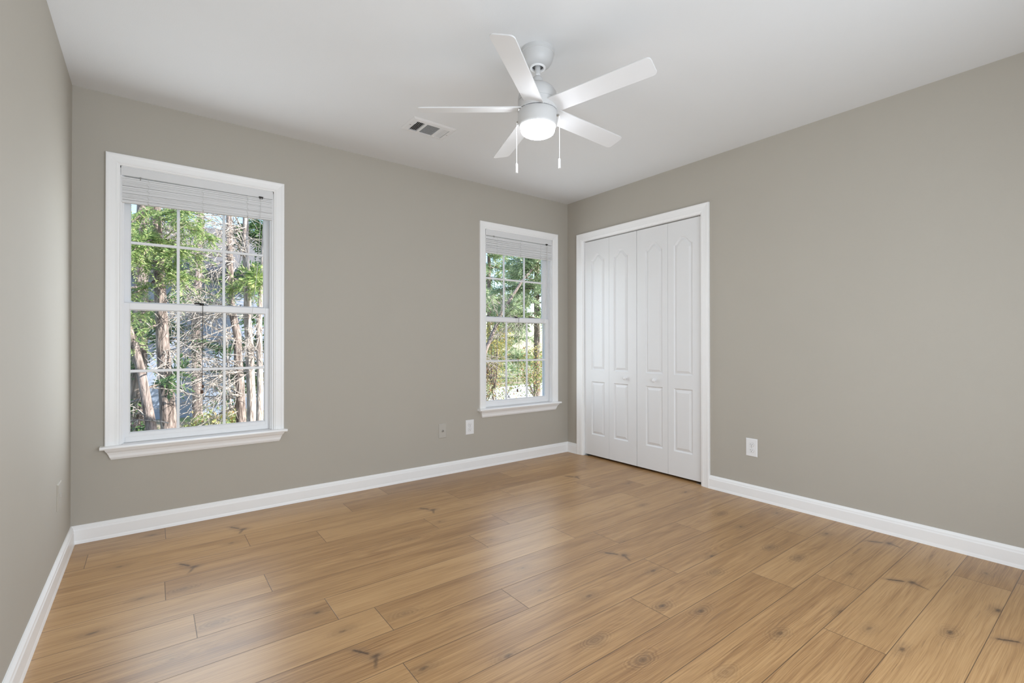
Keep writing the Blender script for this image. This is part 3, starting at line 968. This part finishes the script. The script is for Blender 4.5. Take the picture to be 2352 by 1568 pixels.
BLADES = [(0.81, 0.0058), (-0.53, 0.0261), (1.09, -0.0083), (0.86, -0.0218), (-1.41, -0.0062)]
R_TIP, BZ, PITCH, BW = 0.5614, 2.1643, -0.2438, 0.1017
for k, (da, droop) in enumerate(BLADES):
    a = math.radians(-143.69 + 72 * k + da)
    rad = Vector((math.cos(a), math.sin(a), 0))
    tan = Vector((-math.sin(a), math.cos(a), 0))
    # outline in (radius, across): rounded tip corners
    out = []
    r0, c = 0.070, 0.020
    hw0, hw1 = BW / 2 * 0.94, BW / 2
    out += [(r0, -hw0), (R_TIP - c, -hw1)]
    for i in range(1, 7):
        t = i / 6 * PI / 2
        out.append((R_TIP - c + c * math.sin(t), -hw1 + c - c * math.cos(t)))
    for i in range(0, 7):
        t = i / 6 * PI / 2
        out.append((R_TIP - c + c * math.cos(t), hw1 - c + c * math.sin(t)))
    out.append((r0, hw0))
    rings = []
    for h in (-0.0028, 0.0028):
        ring = []
        for r, v_ in out:
            lift = 0.012 * max(0.0, 1 - (r - 0.07) / 0.12) * 0 + droop * (r - 0.09) / 0.47
            p = Vector((FX_, FY_, BZ + lift)) + rad * r + tan * (v_ * math.cos(PITCH)) + Vector((0, 0, v_ * math.sin(PITCH)))
            p += Vector((0, 0, h)) * math.cos(PITCH) - tan * (h * math.sin(PITCH))
            ring.append(p)
        rings.append(ring)
    MB().loft(rings).build('blade', MAT['blade'], fan, bevel=0.0012)

rt2 = Vector((math.cos(yaw), -math.sin(yaw), 0))
cd = Vector((0.61549, 0.78814, 0))
cs = Vector((0.78814, -0.61549, 0))
for sx, dep, chain_z in ((-1, 1, 1.922), (1, -1, 1.917)):
    n0 = Vector((FX_, FY_, 2.1215)) + (cs * sx * 0.098 + cd * dep * 0.036) * 0.86
    n1 = Vector((FX_, FY_, 2.1215)) + (cs * sx * 0.098 + cd * dep * 0.036) * 1.0
    m = MB().tube([n0, n1], [0.0058, 0.0048], 12)
    sw = m.build('chain_switch', MAT['metal'], fan)
    p = n1 + (cs * sx + cd * dep * 0.36) * 0.002
    m = MB()
    z = 2.119
    m.tube([(p.x, p.y, z), (p.x, p.y, chain_z)], 0.0008, 5)
    nb = 46
    for i in range(nb):
        zz = z - (z - chain_z) * (i + 0.5) / nb
        m.lathe((p.x, p.y, zz), [(0.0002, 0.0017), (0.0016, 0.0008), (0.0016, -0.0008), (0.0002, -0.0017)], 6)
    ch = m.build('pull_chain', MAT['plate'], fan)
    MB().lathe((p.x, p.y, chain_z - 0.044), [(0.0005, 0.047), (0.0030, 0.046), (0.0052, 0.042), (0.0052, 0.006), (0.0060, 0.004), (0.0058, 0.001), (0.0005, 0.0)], 16).build('chain_pull', MAT['plate'], ch)

# ------------------------------------------------------------------ outside: ground, driveway, neighbour's house
GZ = -0.75


def leaf_mat(name, cols, trans=0.35, rough=0.5):
    n = N(name)
    g = n.node('ShaderNodeNewGeometry')
    ramp = n.node('ShaderNodeValToRGB')
    n.link(g.outputs['Random Per Island'], ramp.inputs[0])
    e = ramp.color_ramp.elements
    k = len(cols)
    e[0].position, e[0].color = 0.0, c4(cols[0])
    e[1].position, e[1].color = 1.0, c4(cols[-1])
    for i in range(1, k - 1):
        x = e.new(i / (k - 1))
        x.color = c4(cols[i])
    n.link(ramp.outputs[0], n.p.inputs['Base Color'])
    n.p.inputs['Roughness'].default_value = rough
    n.p.inputs['Specular IOR Level'].default_value = 0.4
    t = n.node('ShaderNodeBsdfTranslucent')
    n.link(ramp.outputs[0], t.inputs['Color'])
    mx = n.node('ShaderNodeMixShader')
    mx.inputs[0].default_value = trans
    n.link(n.p.outputs[0], mx.inputs[1])
    n.link(t.outputs[0], mx.inputs[2])
    n.link(mx.outputs[0], n.out.inputs['Surface'])
    return n.m


def bark_mat(name, lo, hi):
    n = N(name)
    co = n.coord()
    mp = n.node('ShaderNodeMapping')
    mp.inputs['Scale'].default_value = (1, 1, 0.18)
    n.link(co, mp.inputs[0])
    f = n.noise(mp.outputs[0], 38.0, 4.0, 0.65, 0.4)
    n.put(n.p.inputs['Base Color'], n.mix(n.smooth(f, 0.35, 0.66), c4(lo), c4(hi)))
    n.p.inputs['Roughness'].default_value = 0.9
    n.bump(f, 0.9, 0.02)
    return n.m


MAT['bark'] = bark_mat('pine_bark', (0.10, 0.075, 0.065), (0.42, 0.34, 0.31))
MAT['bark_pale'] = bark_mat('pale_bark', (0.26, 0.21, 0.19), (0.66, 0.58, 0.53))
MAT['twig'] = bark_mat('bare_twig', (0.24, 0.20, 0.18), (0.62, 0.56, 0.51))
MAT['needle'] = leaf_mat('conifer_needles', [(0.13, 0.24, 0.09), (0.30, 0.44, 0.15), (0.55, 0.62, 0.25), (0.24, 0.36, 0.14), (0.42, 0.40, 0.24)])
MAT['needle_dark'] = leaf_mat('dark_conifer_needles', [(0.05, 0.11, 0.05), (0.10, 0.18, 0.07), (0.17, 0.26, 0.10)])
MAT['needle_grey'] = leaf_mat('grey_green_needles', [(0.20, 0.30, 0.17), (0.40, 0.50, 0.28), (0.62, 0.66, 0.45), (0.28, 0.38, 0.21)])
MAT['leaf_yellow'] = leaf_mat('yellow_leaves', [(0.50, 0.45, 0.17), (0.72, 0.64, 0.26), (0.38, 0.42, 0.18), (0.62, 0.40, 0.17)], 0.45)
MAT['leaf_green'] = leaf_mat('shrub_leaves', [(0.16, 0.25, 0.09), (0.34, 0.44, 0.17), (0.58, 0.62, 0.30), (0.56, 0.30, 0.14), (0.44, 0.50, 0.24)], 0.4)
MAT['leaf_red'] = leaf_mat('russet_leaves', [(0.34, 0.17, 0.10), (0.46, 0.27, 0.16), (0.30, 0.22, 0.12)], 0.4)


def ground_mat():
    n = N('leaf_litter')
    co = n.coord()
    f = n.noise(co, 9.0, 6.0, 0.7)
    g = n.noise(co, 0.8, 3.0)
    c = n.mix(n.smooth(f, 0.35, 0.65), (0.22, 0.17, 0.11, 1), (0.52, 0.45, 0.33, 1))
    c = n.mix(n.smooth(g, 0.45, 0.62), c, (0.24, 0.30, 0.13, 1))
    n.put(n.p.inputs['Base Color'], c)
    n.p.inputs['Roughness'].default_value = 0.95
    n.bump(f, 0.8, 0.05)
    return n.m


MAT['ground'] = ground_mat()
MAT['concrete'] = plain('pale_concrete', (0.72, 0.71, 0.69), 0.9, 0.2, var=0.06, scale=3.0)


def siding_mat():
    n = N('lap_siding')
    co = n.coord()
    s = n.node('ShaderNodeSeparateXYZ')
    n.link(co, s.inputs[0])
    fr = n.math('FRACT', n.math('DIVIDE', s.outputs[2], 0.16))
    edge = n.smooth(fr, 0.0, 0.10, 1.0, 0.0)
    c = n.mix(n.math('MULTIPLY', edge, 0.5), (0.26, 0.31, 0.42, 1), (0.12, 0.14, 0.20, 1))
    n.put(n.p.inputs['Base Color'], c)
    n.p.inputs['Roughness'].default_value = 0.7
    n.bump(fr, 0.5, 0.02)
    return n.m


MAT['siding'] = siding_mat()
MAT['roof'] = plain('roof_shingle', (0.17, 0.165, 0.17), 0.9, 0.2, var=0.35, scale=25.0)

tag(MB().box((-30, 0.9, GZ - 0.3), (40, 70, GZ)).build('ground', MAT['ground']), 'leaf strewn yard outside the windows', 'ground', kind='structure')
m = MB()
m.loft([[(1.0, 7.5, GZ), (1.0, 7.5, GZ + 0.03), (16.0, 10.5, GZ + 0.03), (16.0, 10.5, GZ)], [(0.6, 10.6, GZ), (0.6, 10.6, GZ + 0.03), (15.0, 14.6, GZ + 0.03), (15.0, 14.6, GZ)]])
tag(m.build('driveway', MAT['concrete']), 'bright concrete driveway beyond the right window', 'driveway')

h = thing('neighbor_house', (-2.9, 12.0, GZ), 'pale blue house with lap siding behind the bare branches', 'house')
MB().box((-9.0, 11.0, GZ), (0.2, 17.0, 2.75)).build('house_wall', MAT['siding'], h)
m = MB()
m.loft([[(x, 10.6, 2.70), (x, 10.6, 2.86), (x, 14.0, 4.6), (x, 17.4, 2.86), (x, 17.4, 2.70), (x, 14.0, 4.4)] for x in (-9.5, 0.6)])
m.build('house_roof', MAT['roof'], h)
MB().box((0.12, 10.96, GZ), (0.24, 11.10, 2.72)).build('corner_board', MAT['trim'], h)


# ------------------------------------------------------------------ outside: trees and shrubs
RNG = np.random.default_rng(7)


def sprays(starts, dirs, lens, pairs, leaf_len, leaf_w, droop=0.25):
    """flat conifer sprays: every spray is a row of narrow leaflets left and right of its axis; returns verts, quads"""
    V = []
    for p, d, ln in zip(starts, dirs, lens):
        d = d / np.linalg.norm(d)
        side = np.cross(d, RNG.normal(size=3) * 0.35 + np.array([0, 0, 1.0]))
        side /= np.linalg.norm(side) + 1e-9
        for k in range(pairs):
            t = (k + 0.4) / pairs
            b = p + d * ln * t + np.array([0, 0, -droop * ln * t * t])
            sc = (1.0 - 0.62 * t) * leaf_len
            for sg in (-1, 1):
                v = d * 0.75 + side * sg * 0.75 + RNG.normal(size=3) * 0.22
                v /= np.linalg.norm(v)
                wv = np.cross(v, RNG.normal(size=3))
                wv = wv / (np.linalg.norm(wv) + 1e-9) * leaf_w * 0.5
                V += [b, b + v * sc * 0.45 + wv, b + v * sc, b + v * sc * 0.45 - wv]
    V = np.array(V)
    return V, np.arange(len(V)).reshape(-1, 4)


def leaves(points, size):
    n = len(points)
    a = RNG.normal(size=(n, 3))
    a /= np.linalg.norm(a, axis=1)[:, None]
    b = np.cross(a, RNG.normal(size=(n, 3)))
    b /= np.linalg.norm(b, axis=1)[:, None]
    s = size * RNG.uniform(0.6, 1.25, size=(n, 1))
    V = np.stack([points - a * s * 0.5, points + b * s * 0.33, points + a * s * 0.55, points - b * s * 0.33], axis=1).reshape(-1, 3)
    return V, np.arange(n * 4).reshape(-1, 4)


def limb(mb, p, d, ln, r, bend=0.25, seg=6, n=5, droop=0.0):
    pts = [np.array(p, float)]
    d = np.array(d, float)
    d /= np.linalg.norm(d)
    for i in range(n):
        d = d + RNG.normal(size=3) * bend / n + np.array([0, 0, -droop / n])
        d /= np.linalg.norm(d)
        pts.append(pts[-1] + d * ln / n)
    mb.tube(pts, [r * (1 - 0.85 * i / n) + 0.0015 for i in range(n + 1)], seg)
    return pts


def conifer(name, label, trunk, r0, mat_leaf, mat_bark, zones=(), bare=(), n_boughs=0, bough=(1.0, 0.3), z_rng=(1, 4), group=None, pairs=9, leaf=(0.13, 0.020), crown=None):
    """trunk: list of points from ground upward; zones: boughs ((x, y, z) start, direction, length, sprays); bare: dead twig fans"""
    t = thing(name, trunk[0], label, 'tree', group)
    n = len(trunk)
    MB().tube(trunk, [r0 * (1 - 0.5 * i / (n - 1)) for i in range(n)], 12).build('trunk', mat_bark, t)
    wood = MB()
    S, D, LN = [], [], []

    def fol(pts, k, spread):
        for _ in range(k):
            i = RNG.uniform(0.15, 0.999) * (len(pts) - 1)
            a = int(i)
            p = pts[a] + (pts[a + 1] - pts[a]) * (i - a)
            d = (pts[a + 1] - pts[a])
            d = d / np.linalg.norm(d) + RNG.normal(size=3) * spread
            S.append(p)
            D.append(d)
            LN.append(RNG.uniform(0.14, 0.34) * bough[1] / 0.3)

    few = len(zones) + n_boughs <= 4
    for p, d, ln, k in zones:
        if few:
            wood = MB()
        fol(limb(wood, p, d, ln, 0.010 + 0.006 * ln, 0.5, 6, 6, 0.25), int(k * 1.5), 0.75)
        if few:
            wood.build('branch', mat_bark, t)
            wood = MB()
    T_ = np.array(trunk, float)
    for _ in range(n_boughs):
        z = RNG.uniform(*z_rng)
        i = np.clip(np.searchsorted(T_[:, 2], z), 1, n - 1)
        f = (z - T_[i - 1, 2]) / max(1e-6, T_[i, 2] - T_[i - 1, 2])
        p = T_[i - 1] + (T_[i] - T_[i - 1]) * min(1, max(0, f))
        a = RNG.uniform(0, 2 * PI)
        k = 1.0 if crown is None else crown((z - z_rng[0]) / (z_rng[1] - z_rng[0]))
        ln = bough[0] * k * RNG.uniform(0.7, 1.15)
        fol(limb(wood, p, (math.cos(a), math.sin(a), RNG.uniform(-0.15, 0.3)), ln, 0.010 + 0.008 * ln, 0.4, 5, 5, 0.3), int(6 + 20 * ln), 0.8)
    for p, d, ln, k in bare:
        tw = MB()
        for _ in range(k):
            dd = np.array(d, float) + RNG.normal(size=3) * 0.30
            pts = limb(tw, np.array(p) + RNG.normal(size=3) * 0.05, dd, ln * RNG.uniform(0.6, 1.1), 0.0062, 0.5, 5, 6, 0.35)
            for _ in range(8):
                i = RNG.integers(1, len(pts) - 1)
                limb(tw, pts[i], pts[i + 1] - pts[i] + RNG.normal(size=3) * 0.10, ln * RNG.uniform(0.2, 0.45), 0.0026, 0.6, 4, 4, 0.3)
        tw.build('dead_twigs', MAT['twig'], t)
    if wood.v:
        wood.build('branches', mat_bark, t)
    if S:
        V, Q = sprays(S, D, LN, pairs, leaf[0], leaf[1])
        raw_mesh('foliage', V, Q, mat_leaf, t)
    return t


def shrub(name, label, c, rad, n, size, mat, cat='shrub', stems=7, group=None, trunk=None):
    t = thing(name, (c[0], c[1], GZ), label, cat, group)
    m = MB()
    pts = []
    base = np.array([c[0], c[1], GZ])
    if trunk:
        limb(m, base, (0.05, 0.02, 1), c[2] - GZ, trunk, 0.25, 8, 5)
        base = np.array([c[0], c[1], GZ + (c[2] - GZ) * 0.35])
    tips = []
    for _ in range(stems):
        q = np.array(c) + RNG.normal(size=3) * np.array(rad) * 0.55
        q[2] = max(q[2], GZ + 0.1)
        d = q - base
        L_ = np.linalg.norm(d)
        tips += limb(m, base, d, L_, 0.008 + 0.006 * L_, 0.35, 5, 5)[2:]
    m.build('stem', MAT['bark'], t)
    tips = np.array(tips)
    k = RNG.integers(0, len(tips), n)
    P_ = tips[k] + RNG.normal(size=(n, 3)) * np.array(rad) * 0.30
    u = RNG.normal(size=(n, 3))
    u /= np.linalg.norm(u, axis=1)[:, None]
    E_ = np.array(c) + u * np.array(rad) * RNG.uniform(0.5, 1.0, size=(n, 1))
    P_ = np.where(RNG.uniform(size=(n, 1)) < 0.5, P_, E_)
    P_[:, 2] = np.maximum(P_[:, 2], GZ + 0.03)
    V, Q = leaves(P_, size)
    raw_mesh('leaves', V, Q, mat, t)
    return t


g = GZ
conifer('pine_tree', 'dark rough pine trunk with bright green sprays in the left panes', [(-3.04, 3.2, g), (-3.085, 3.2, 0.13), (-3.106, 3.2, 0.48), (-3.124, 3.2, 0.73), (-3.140, 3.2, 1.0), (-3.158, 3.2, 1.41), (-3.205, 3.2, 2.36), (-3.22, 3.2, 3.2), (-3.2, 3.2, 4.5)], 0.085,
        MAT['needle'], MAT['bark'],
        zones=[((-3.2, 3.2, 2.6), (-0.30, -0.8, -0.35), 0.9, 34), ((-3.2, 3.2, 2.5), (0.25, -0.8, -0.2), 0.9, 34), ((-3.2, 3.2, 2.45), (0.62, -0.8, -0.15), 0.95, 34), ((-3.2, 3.2, 2.2), (0.6, -0.7, -0.25), 0.7, 18),
               ((-3.2, 3.2, 2.3), (-0.25, -0.8, -0.3), 0.9, 38), ((-3.2, 3.2, 2.1), (0.2, -0.8, -0.15), 0.8, 36), ((-3.18, 3.2, 2.0), (-0.3, -0.6, -0.25), 0.7, 34), ((-3.18, 3.2, 1.9), (0.4, -0.8, -0.1), 0.8, 30),
               ((-3.17, 3.2, 1.8), (-0.35, -0.6, -0.3), 0.7, 26), ((-3.16, 3.2, 1.5), (-0.45, -0.5, -0.2), 0.6, 18), ((-3.16, 3.2, 1.3), (-0.45, -0.5, -0.3), 0.5, 12), ((-3.16, 3.2, 2.2), (0.0, -0.9, -0.1), 0.7, 26)],
        bare=[((-3.12, 3.2, 1.0), (0.5, -0.6, -0.1), 0.5, 3), ((-3.15, 3.2, 1.3), (-0.4, -0.4, 0.1), 0.4, 3), ((-3.15, 3.2, 1.8), (0.6, -0.5, -0.1), 0.7, 7), ((-3.2, 3.2, 2.6), (0.5, -0.6, 0.0), 0.8, 6), ((-3.2, 3.2, 2.2), (-0.2, -0.6, 0.0), 0.6, 5)], leaf=(0.060, 0.0095), pairs=17)
conifer('pine_tree', 'thin leaning dark trunk in the lower left pane of the left window', [(-3.10, 2.8, g), (-3.242, 2.8, 0.20), (-3.297, 2.8, 0.58), (-3.333, 2.8, 0.82), (-3.369, 2.8, 1.005), (-3.50, 2.8, 1.5), (-3.75, 2.8, 2.4)], 0.052,
        MAT['needle_dark'], MAT['bark'], zones=[((-3.30, 2.8, 0.6), (0.6, 0.3, 0.1), 0.4, 10), ((-3.28, 2.8, 0.5), (-0.5, 0.3, 0.0), 0.4, 9)], bare=[((-3.3, 2.8, 0.7), (0.6, 0.3, 0.0), 0.5, 3), ((-3.25, 2.8, 0.3), (-0.5, 0.3, 0.2), 0.4, 3)])
conifer('pine_tree', 'ivy specked trunk right of centre with pale bare boughs reaching left', [(-2.25, 4.0, g), (-2.282, 4.0, 0.02), (-2.296, 4.0, 0.5), (-2.316, 4.0, 0.80), (-2.33, 4.0, 1.18), (-2.388, 4.0, 1.48), (-2.408, 4.0, 1.66), (-2.422, 4.0, 2.32), (-2.43, 4.0, 3.0), (-2.45, 4.0, 4.6)], 0.062,
        MAT['needle'], MAT['bark'], zones=[((-2.41, 4.0, 1.95), (0.4, -0.8, -0.2), 0.6, 14), ((-2.41, 4.0, 1.8), (0.5, -0.6, -0.2), 0.5, 12)], leaf=(0.060, 0.0095), pairs=15,
        bare=[((-2.36, 4.0, 1.5), (-0.9, -0.25, 0.0), 1.0, 10), ((-2.33, 4.0, 1.15), (-0.9, -0.3, 0.05), 1.0, 9), ((-2.31, 4.0, 0.75), (-0.9, -0.25, 0.25), 1.0, 10), ((-2.29, 4.0, 0.40), (-0.9, -0.3, 0.25), 0.9, 12), ((-2.28, 4.0, 0.25), (-0.9, -0.2, 0.0), 0.8, 8), ((-2.42, 4.0, 2.2), (-0.8, -0.3, -0.2), 1.0, 9)])
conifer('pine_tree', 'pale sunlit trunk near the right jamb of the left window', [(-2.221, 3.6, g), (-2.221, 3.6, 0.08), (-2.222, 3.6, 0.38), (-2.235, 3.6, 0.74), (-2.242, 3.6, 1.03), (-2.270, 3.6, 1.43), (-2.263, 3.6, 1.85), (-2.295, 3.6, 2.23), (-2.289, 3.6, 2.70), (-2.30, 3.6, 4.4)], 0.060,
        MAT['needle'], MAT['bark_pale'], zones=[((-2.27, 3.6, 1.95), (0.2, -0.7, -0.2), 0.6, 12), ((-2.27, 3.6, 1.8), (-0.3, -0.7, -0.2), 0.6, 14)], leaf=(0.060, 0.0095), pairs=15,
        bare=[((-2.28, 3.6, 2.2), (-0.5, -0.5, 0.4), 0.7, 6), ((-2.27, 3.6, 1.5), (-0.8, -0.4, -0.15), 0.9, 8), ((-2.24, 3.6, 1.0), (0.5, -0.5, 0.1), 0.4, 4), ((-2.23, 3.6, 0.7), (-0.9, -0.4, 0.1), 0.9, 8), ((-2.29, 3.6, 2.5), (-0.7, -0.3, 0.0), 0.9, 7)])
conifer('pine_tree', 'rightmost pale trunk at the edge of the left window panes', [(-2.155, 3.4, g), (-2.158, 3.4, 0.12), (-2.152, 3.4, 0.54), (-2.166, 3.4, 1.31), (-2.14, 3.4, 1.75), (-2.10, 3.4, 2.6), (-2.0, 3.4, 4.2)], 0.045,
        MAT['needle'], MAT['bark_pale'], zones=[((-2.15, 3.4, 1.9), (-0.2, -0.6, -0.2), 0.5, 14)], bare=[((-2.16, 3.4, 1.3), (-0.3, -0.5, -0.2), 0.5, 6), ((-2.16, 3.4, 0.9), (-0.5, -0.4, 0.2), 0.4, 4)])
conifer('pine_tree', 'dark back trunk in the upper left pane of the left window', [(-3.40, 4.6, g), (-3.36, 4.6, 1.2), (-3.34, 4.6, 2.6), (-3.30, 4.6, 5.0)], 0.10, MAT['needle_dark'], MAT['bark'],
        bare=[((-3.35, 4.6, 2.6), (0.6, -0.5, 0.2), 1.0, 8), ((-3.36, 4.6, 3.0), (0.8, -0.4, -0.3), 1.0, 6)], n_boughs=10, bough=(1.0, 0.34), z_rng=(0.3, 2.0))
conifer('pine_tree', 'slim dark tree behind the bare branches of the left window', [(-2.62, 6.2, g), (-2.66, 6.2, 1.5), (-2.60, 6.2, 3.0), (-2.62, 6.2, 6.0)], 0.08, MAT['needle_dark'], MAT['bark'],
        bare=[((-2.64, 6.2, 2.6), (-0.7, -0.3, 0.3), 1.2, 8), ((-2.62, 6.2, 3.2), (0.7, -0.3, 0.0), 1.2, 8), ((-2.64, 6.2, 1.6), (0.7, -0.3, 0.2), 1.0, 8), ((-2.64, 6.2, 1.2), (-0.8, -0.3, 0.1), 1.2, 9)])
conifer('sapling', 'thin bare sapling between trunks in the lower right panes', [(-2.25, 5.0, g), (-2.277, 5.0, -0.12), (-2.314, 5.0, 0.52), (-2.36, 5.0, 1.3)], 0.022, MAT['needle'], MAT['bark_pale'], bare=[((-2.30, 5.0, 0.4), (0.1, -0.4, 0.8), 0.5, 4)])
shrub('shrub', 'green shrub at the foot of the trunks under the left window', (-2.45, 4.7, -0.20), (0.55, 0.35, 0.36), 2600, 0.055, MAT['leaf_green'])
shrub('shrub', 'low dark shrub left of the rough pine trunk', (-3.30, 4.2, -0.25), (0.40, 0.30, 0.35), 1500, 0.05, MAT['needle_dark'])
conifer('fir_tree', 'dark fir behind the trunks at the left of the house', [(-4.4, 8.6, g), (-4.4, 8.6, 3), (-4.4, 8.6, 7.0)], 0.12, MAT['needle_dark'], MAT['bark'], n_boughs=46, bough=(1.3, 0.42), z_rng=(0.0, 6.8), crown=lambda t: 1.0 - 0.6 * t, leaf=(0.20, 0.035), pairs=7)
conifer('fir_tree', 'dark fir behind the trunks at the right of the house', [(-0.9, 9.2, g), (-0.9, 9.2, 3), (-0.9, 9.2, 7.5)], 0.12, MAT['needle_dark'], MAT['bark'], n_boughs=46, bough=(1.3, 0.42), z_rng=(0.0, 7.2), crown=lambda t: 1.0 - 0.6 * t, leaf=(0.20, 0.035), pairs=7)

# beyond the right window
conifer('cedar_tree', 'dense sunlit cedar filling the right panes of the right window', [(4.75, 6.3, g), (4.75, 6.3, 1.5), (4.75, 6.3, 5.4)], 0.10, MAT['needle_grey'], MAT['bark'], n_boughs=72, bough=(1.25, 0.40), z_rng=(1.35, 5.2), crown=lambda t: 1.05 - 0.65 * t, leaf=(0.15, 0.026), pairs=8)
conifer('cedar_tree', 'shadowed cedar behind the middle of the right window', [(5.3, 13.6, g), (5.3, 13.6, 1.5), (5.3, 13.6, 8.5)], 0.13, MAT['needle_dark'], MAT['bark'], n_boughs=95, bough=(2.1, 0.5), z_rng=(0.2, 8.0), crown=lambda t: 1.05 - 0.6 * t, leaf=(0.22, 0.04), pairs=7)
conifer('cedar_tree', 'grey green cedar far beyond the right window', [(10.6, 17.4, g), (10.6, 17.4, 1.5), (10.6, 17.4, 9.0)], 0.14, MAT['needle_grey'], MAT['bark'], n_boughs=90, bough=(2.4, 0.55), z_rng=(0.0, 8.6), crown=lambda t: 1.05 - 0.6 * t, leaf=(0.24, 0.045), pairs=7)
conifer('leaning_tree', 'bare leaning tree crossing the left panes of the right window', [(2.3, 5.6, g), (2.75, 5.7, 0.9), (3.25, 5.8, 1.75), (3.95, 5.9, 2.6), (4.7, 6.0, 3.3)], 0.055, MAT['needle_grey'], MAT['bark'],
        bare=[((2.9, 5.7, 1.2), (0.6, -0.3, 0.5), 0.9, 6), ((3.3, 5.8, 1.8), (0.6, -0.3, -0.2), 0.9, 6), ((2.6, 5.7, 0.8), (0.7, -0.2, 0.1), 0.8, 6), ((3.2, 5.8, 1.7), (-0.4, -0.3, 0.7), 0.9, 7)],
        zones=[((3.3, 5.8, 1.9), (0.5, -0.4, 0.4), 0.8, 16), ((3.0, 5.7, 1.4), (0.3, -0.5, 0.7), 0.8, 14)])
shrub('small_tree', 'small tree with yellow autumn leaves beyond the right window', (3.35, 6.2, 1.25), (0.55, 0.45, 0.45), 1900, 0.050, MAT['leaf_yellow'], 'tree', 9, trunk=0.03)
shrub('small_tree', 'green and orange leaved young tree at the right of the right window', (4.35, 5.9, 0.55), (0.50, 0.40, 0.55), 1700, 0.050, MAT['leaf_green'], 'tree', 9, trunk=0.025)
shrub('shrub', 'russet shrub low in the left panes of the right window', (3.50, 7.0, 0.50), (0.40, 0.40, 0.28), 900, 0.055, MAT['leaf_red'])
shrub('shrub', 'sunny green shrub at the bottom of the right window', (3.55, 6.3, 0.00), (0.60, 0.45, 0.30), 1200, 0.045, MAT['leaf_green'])
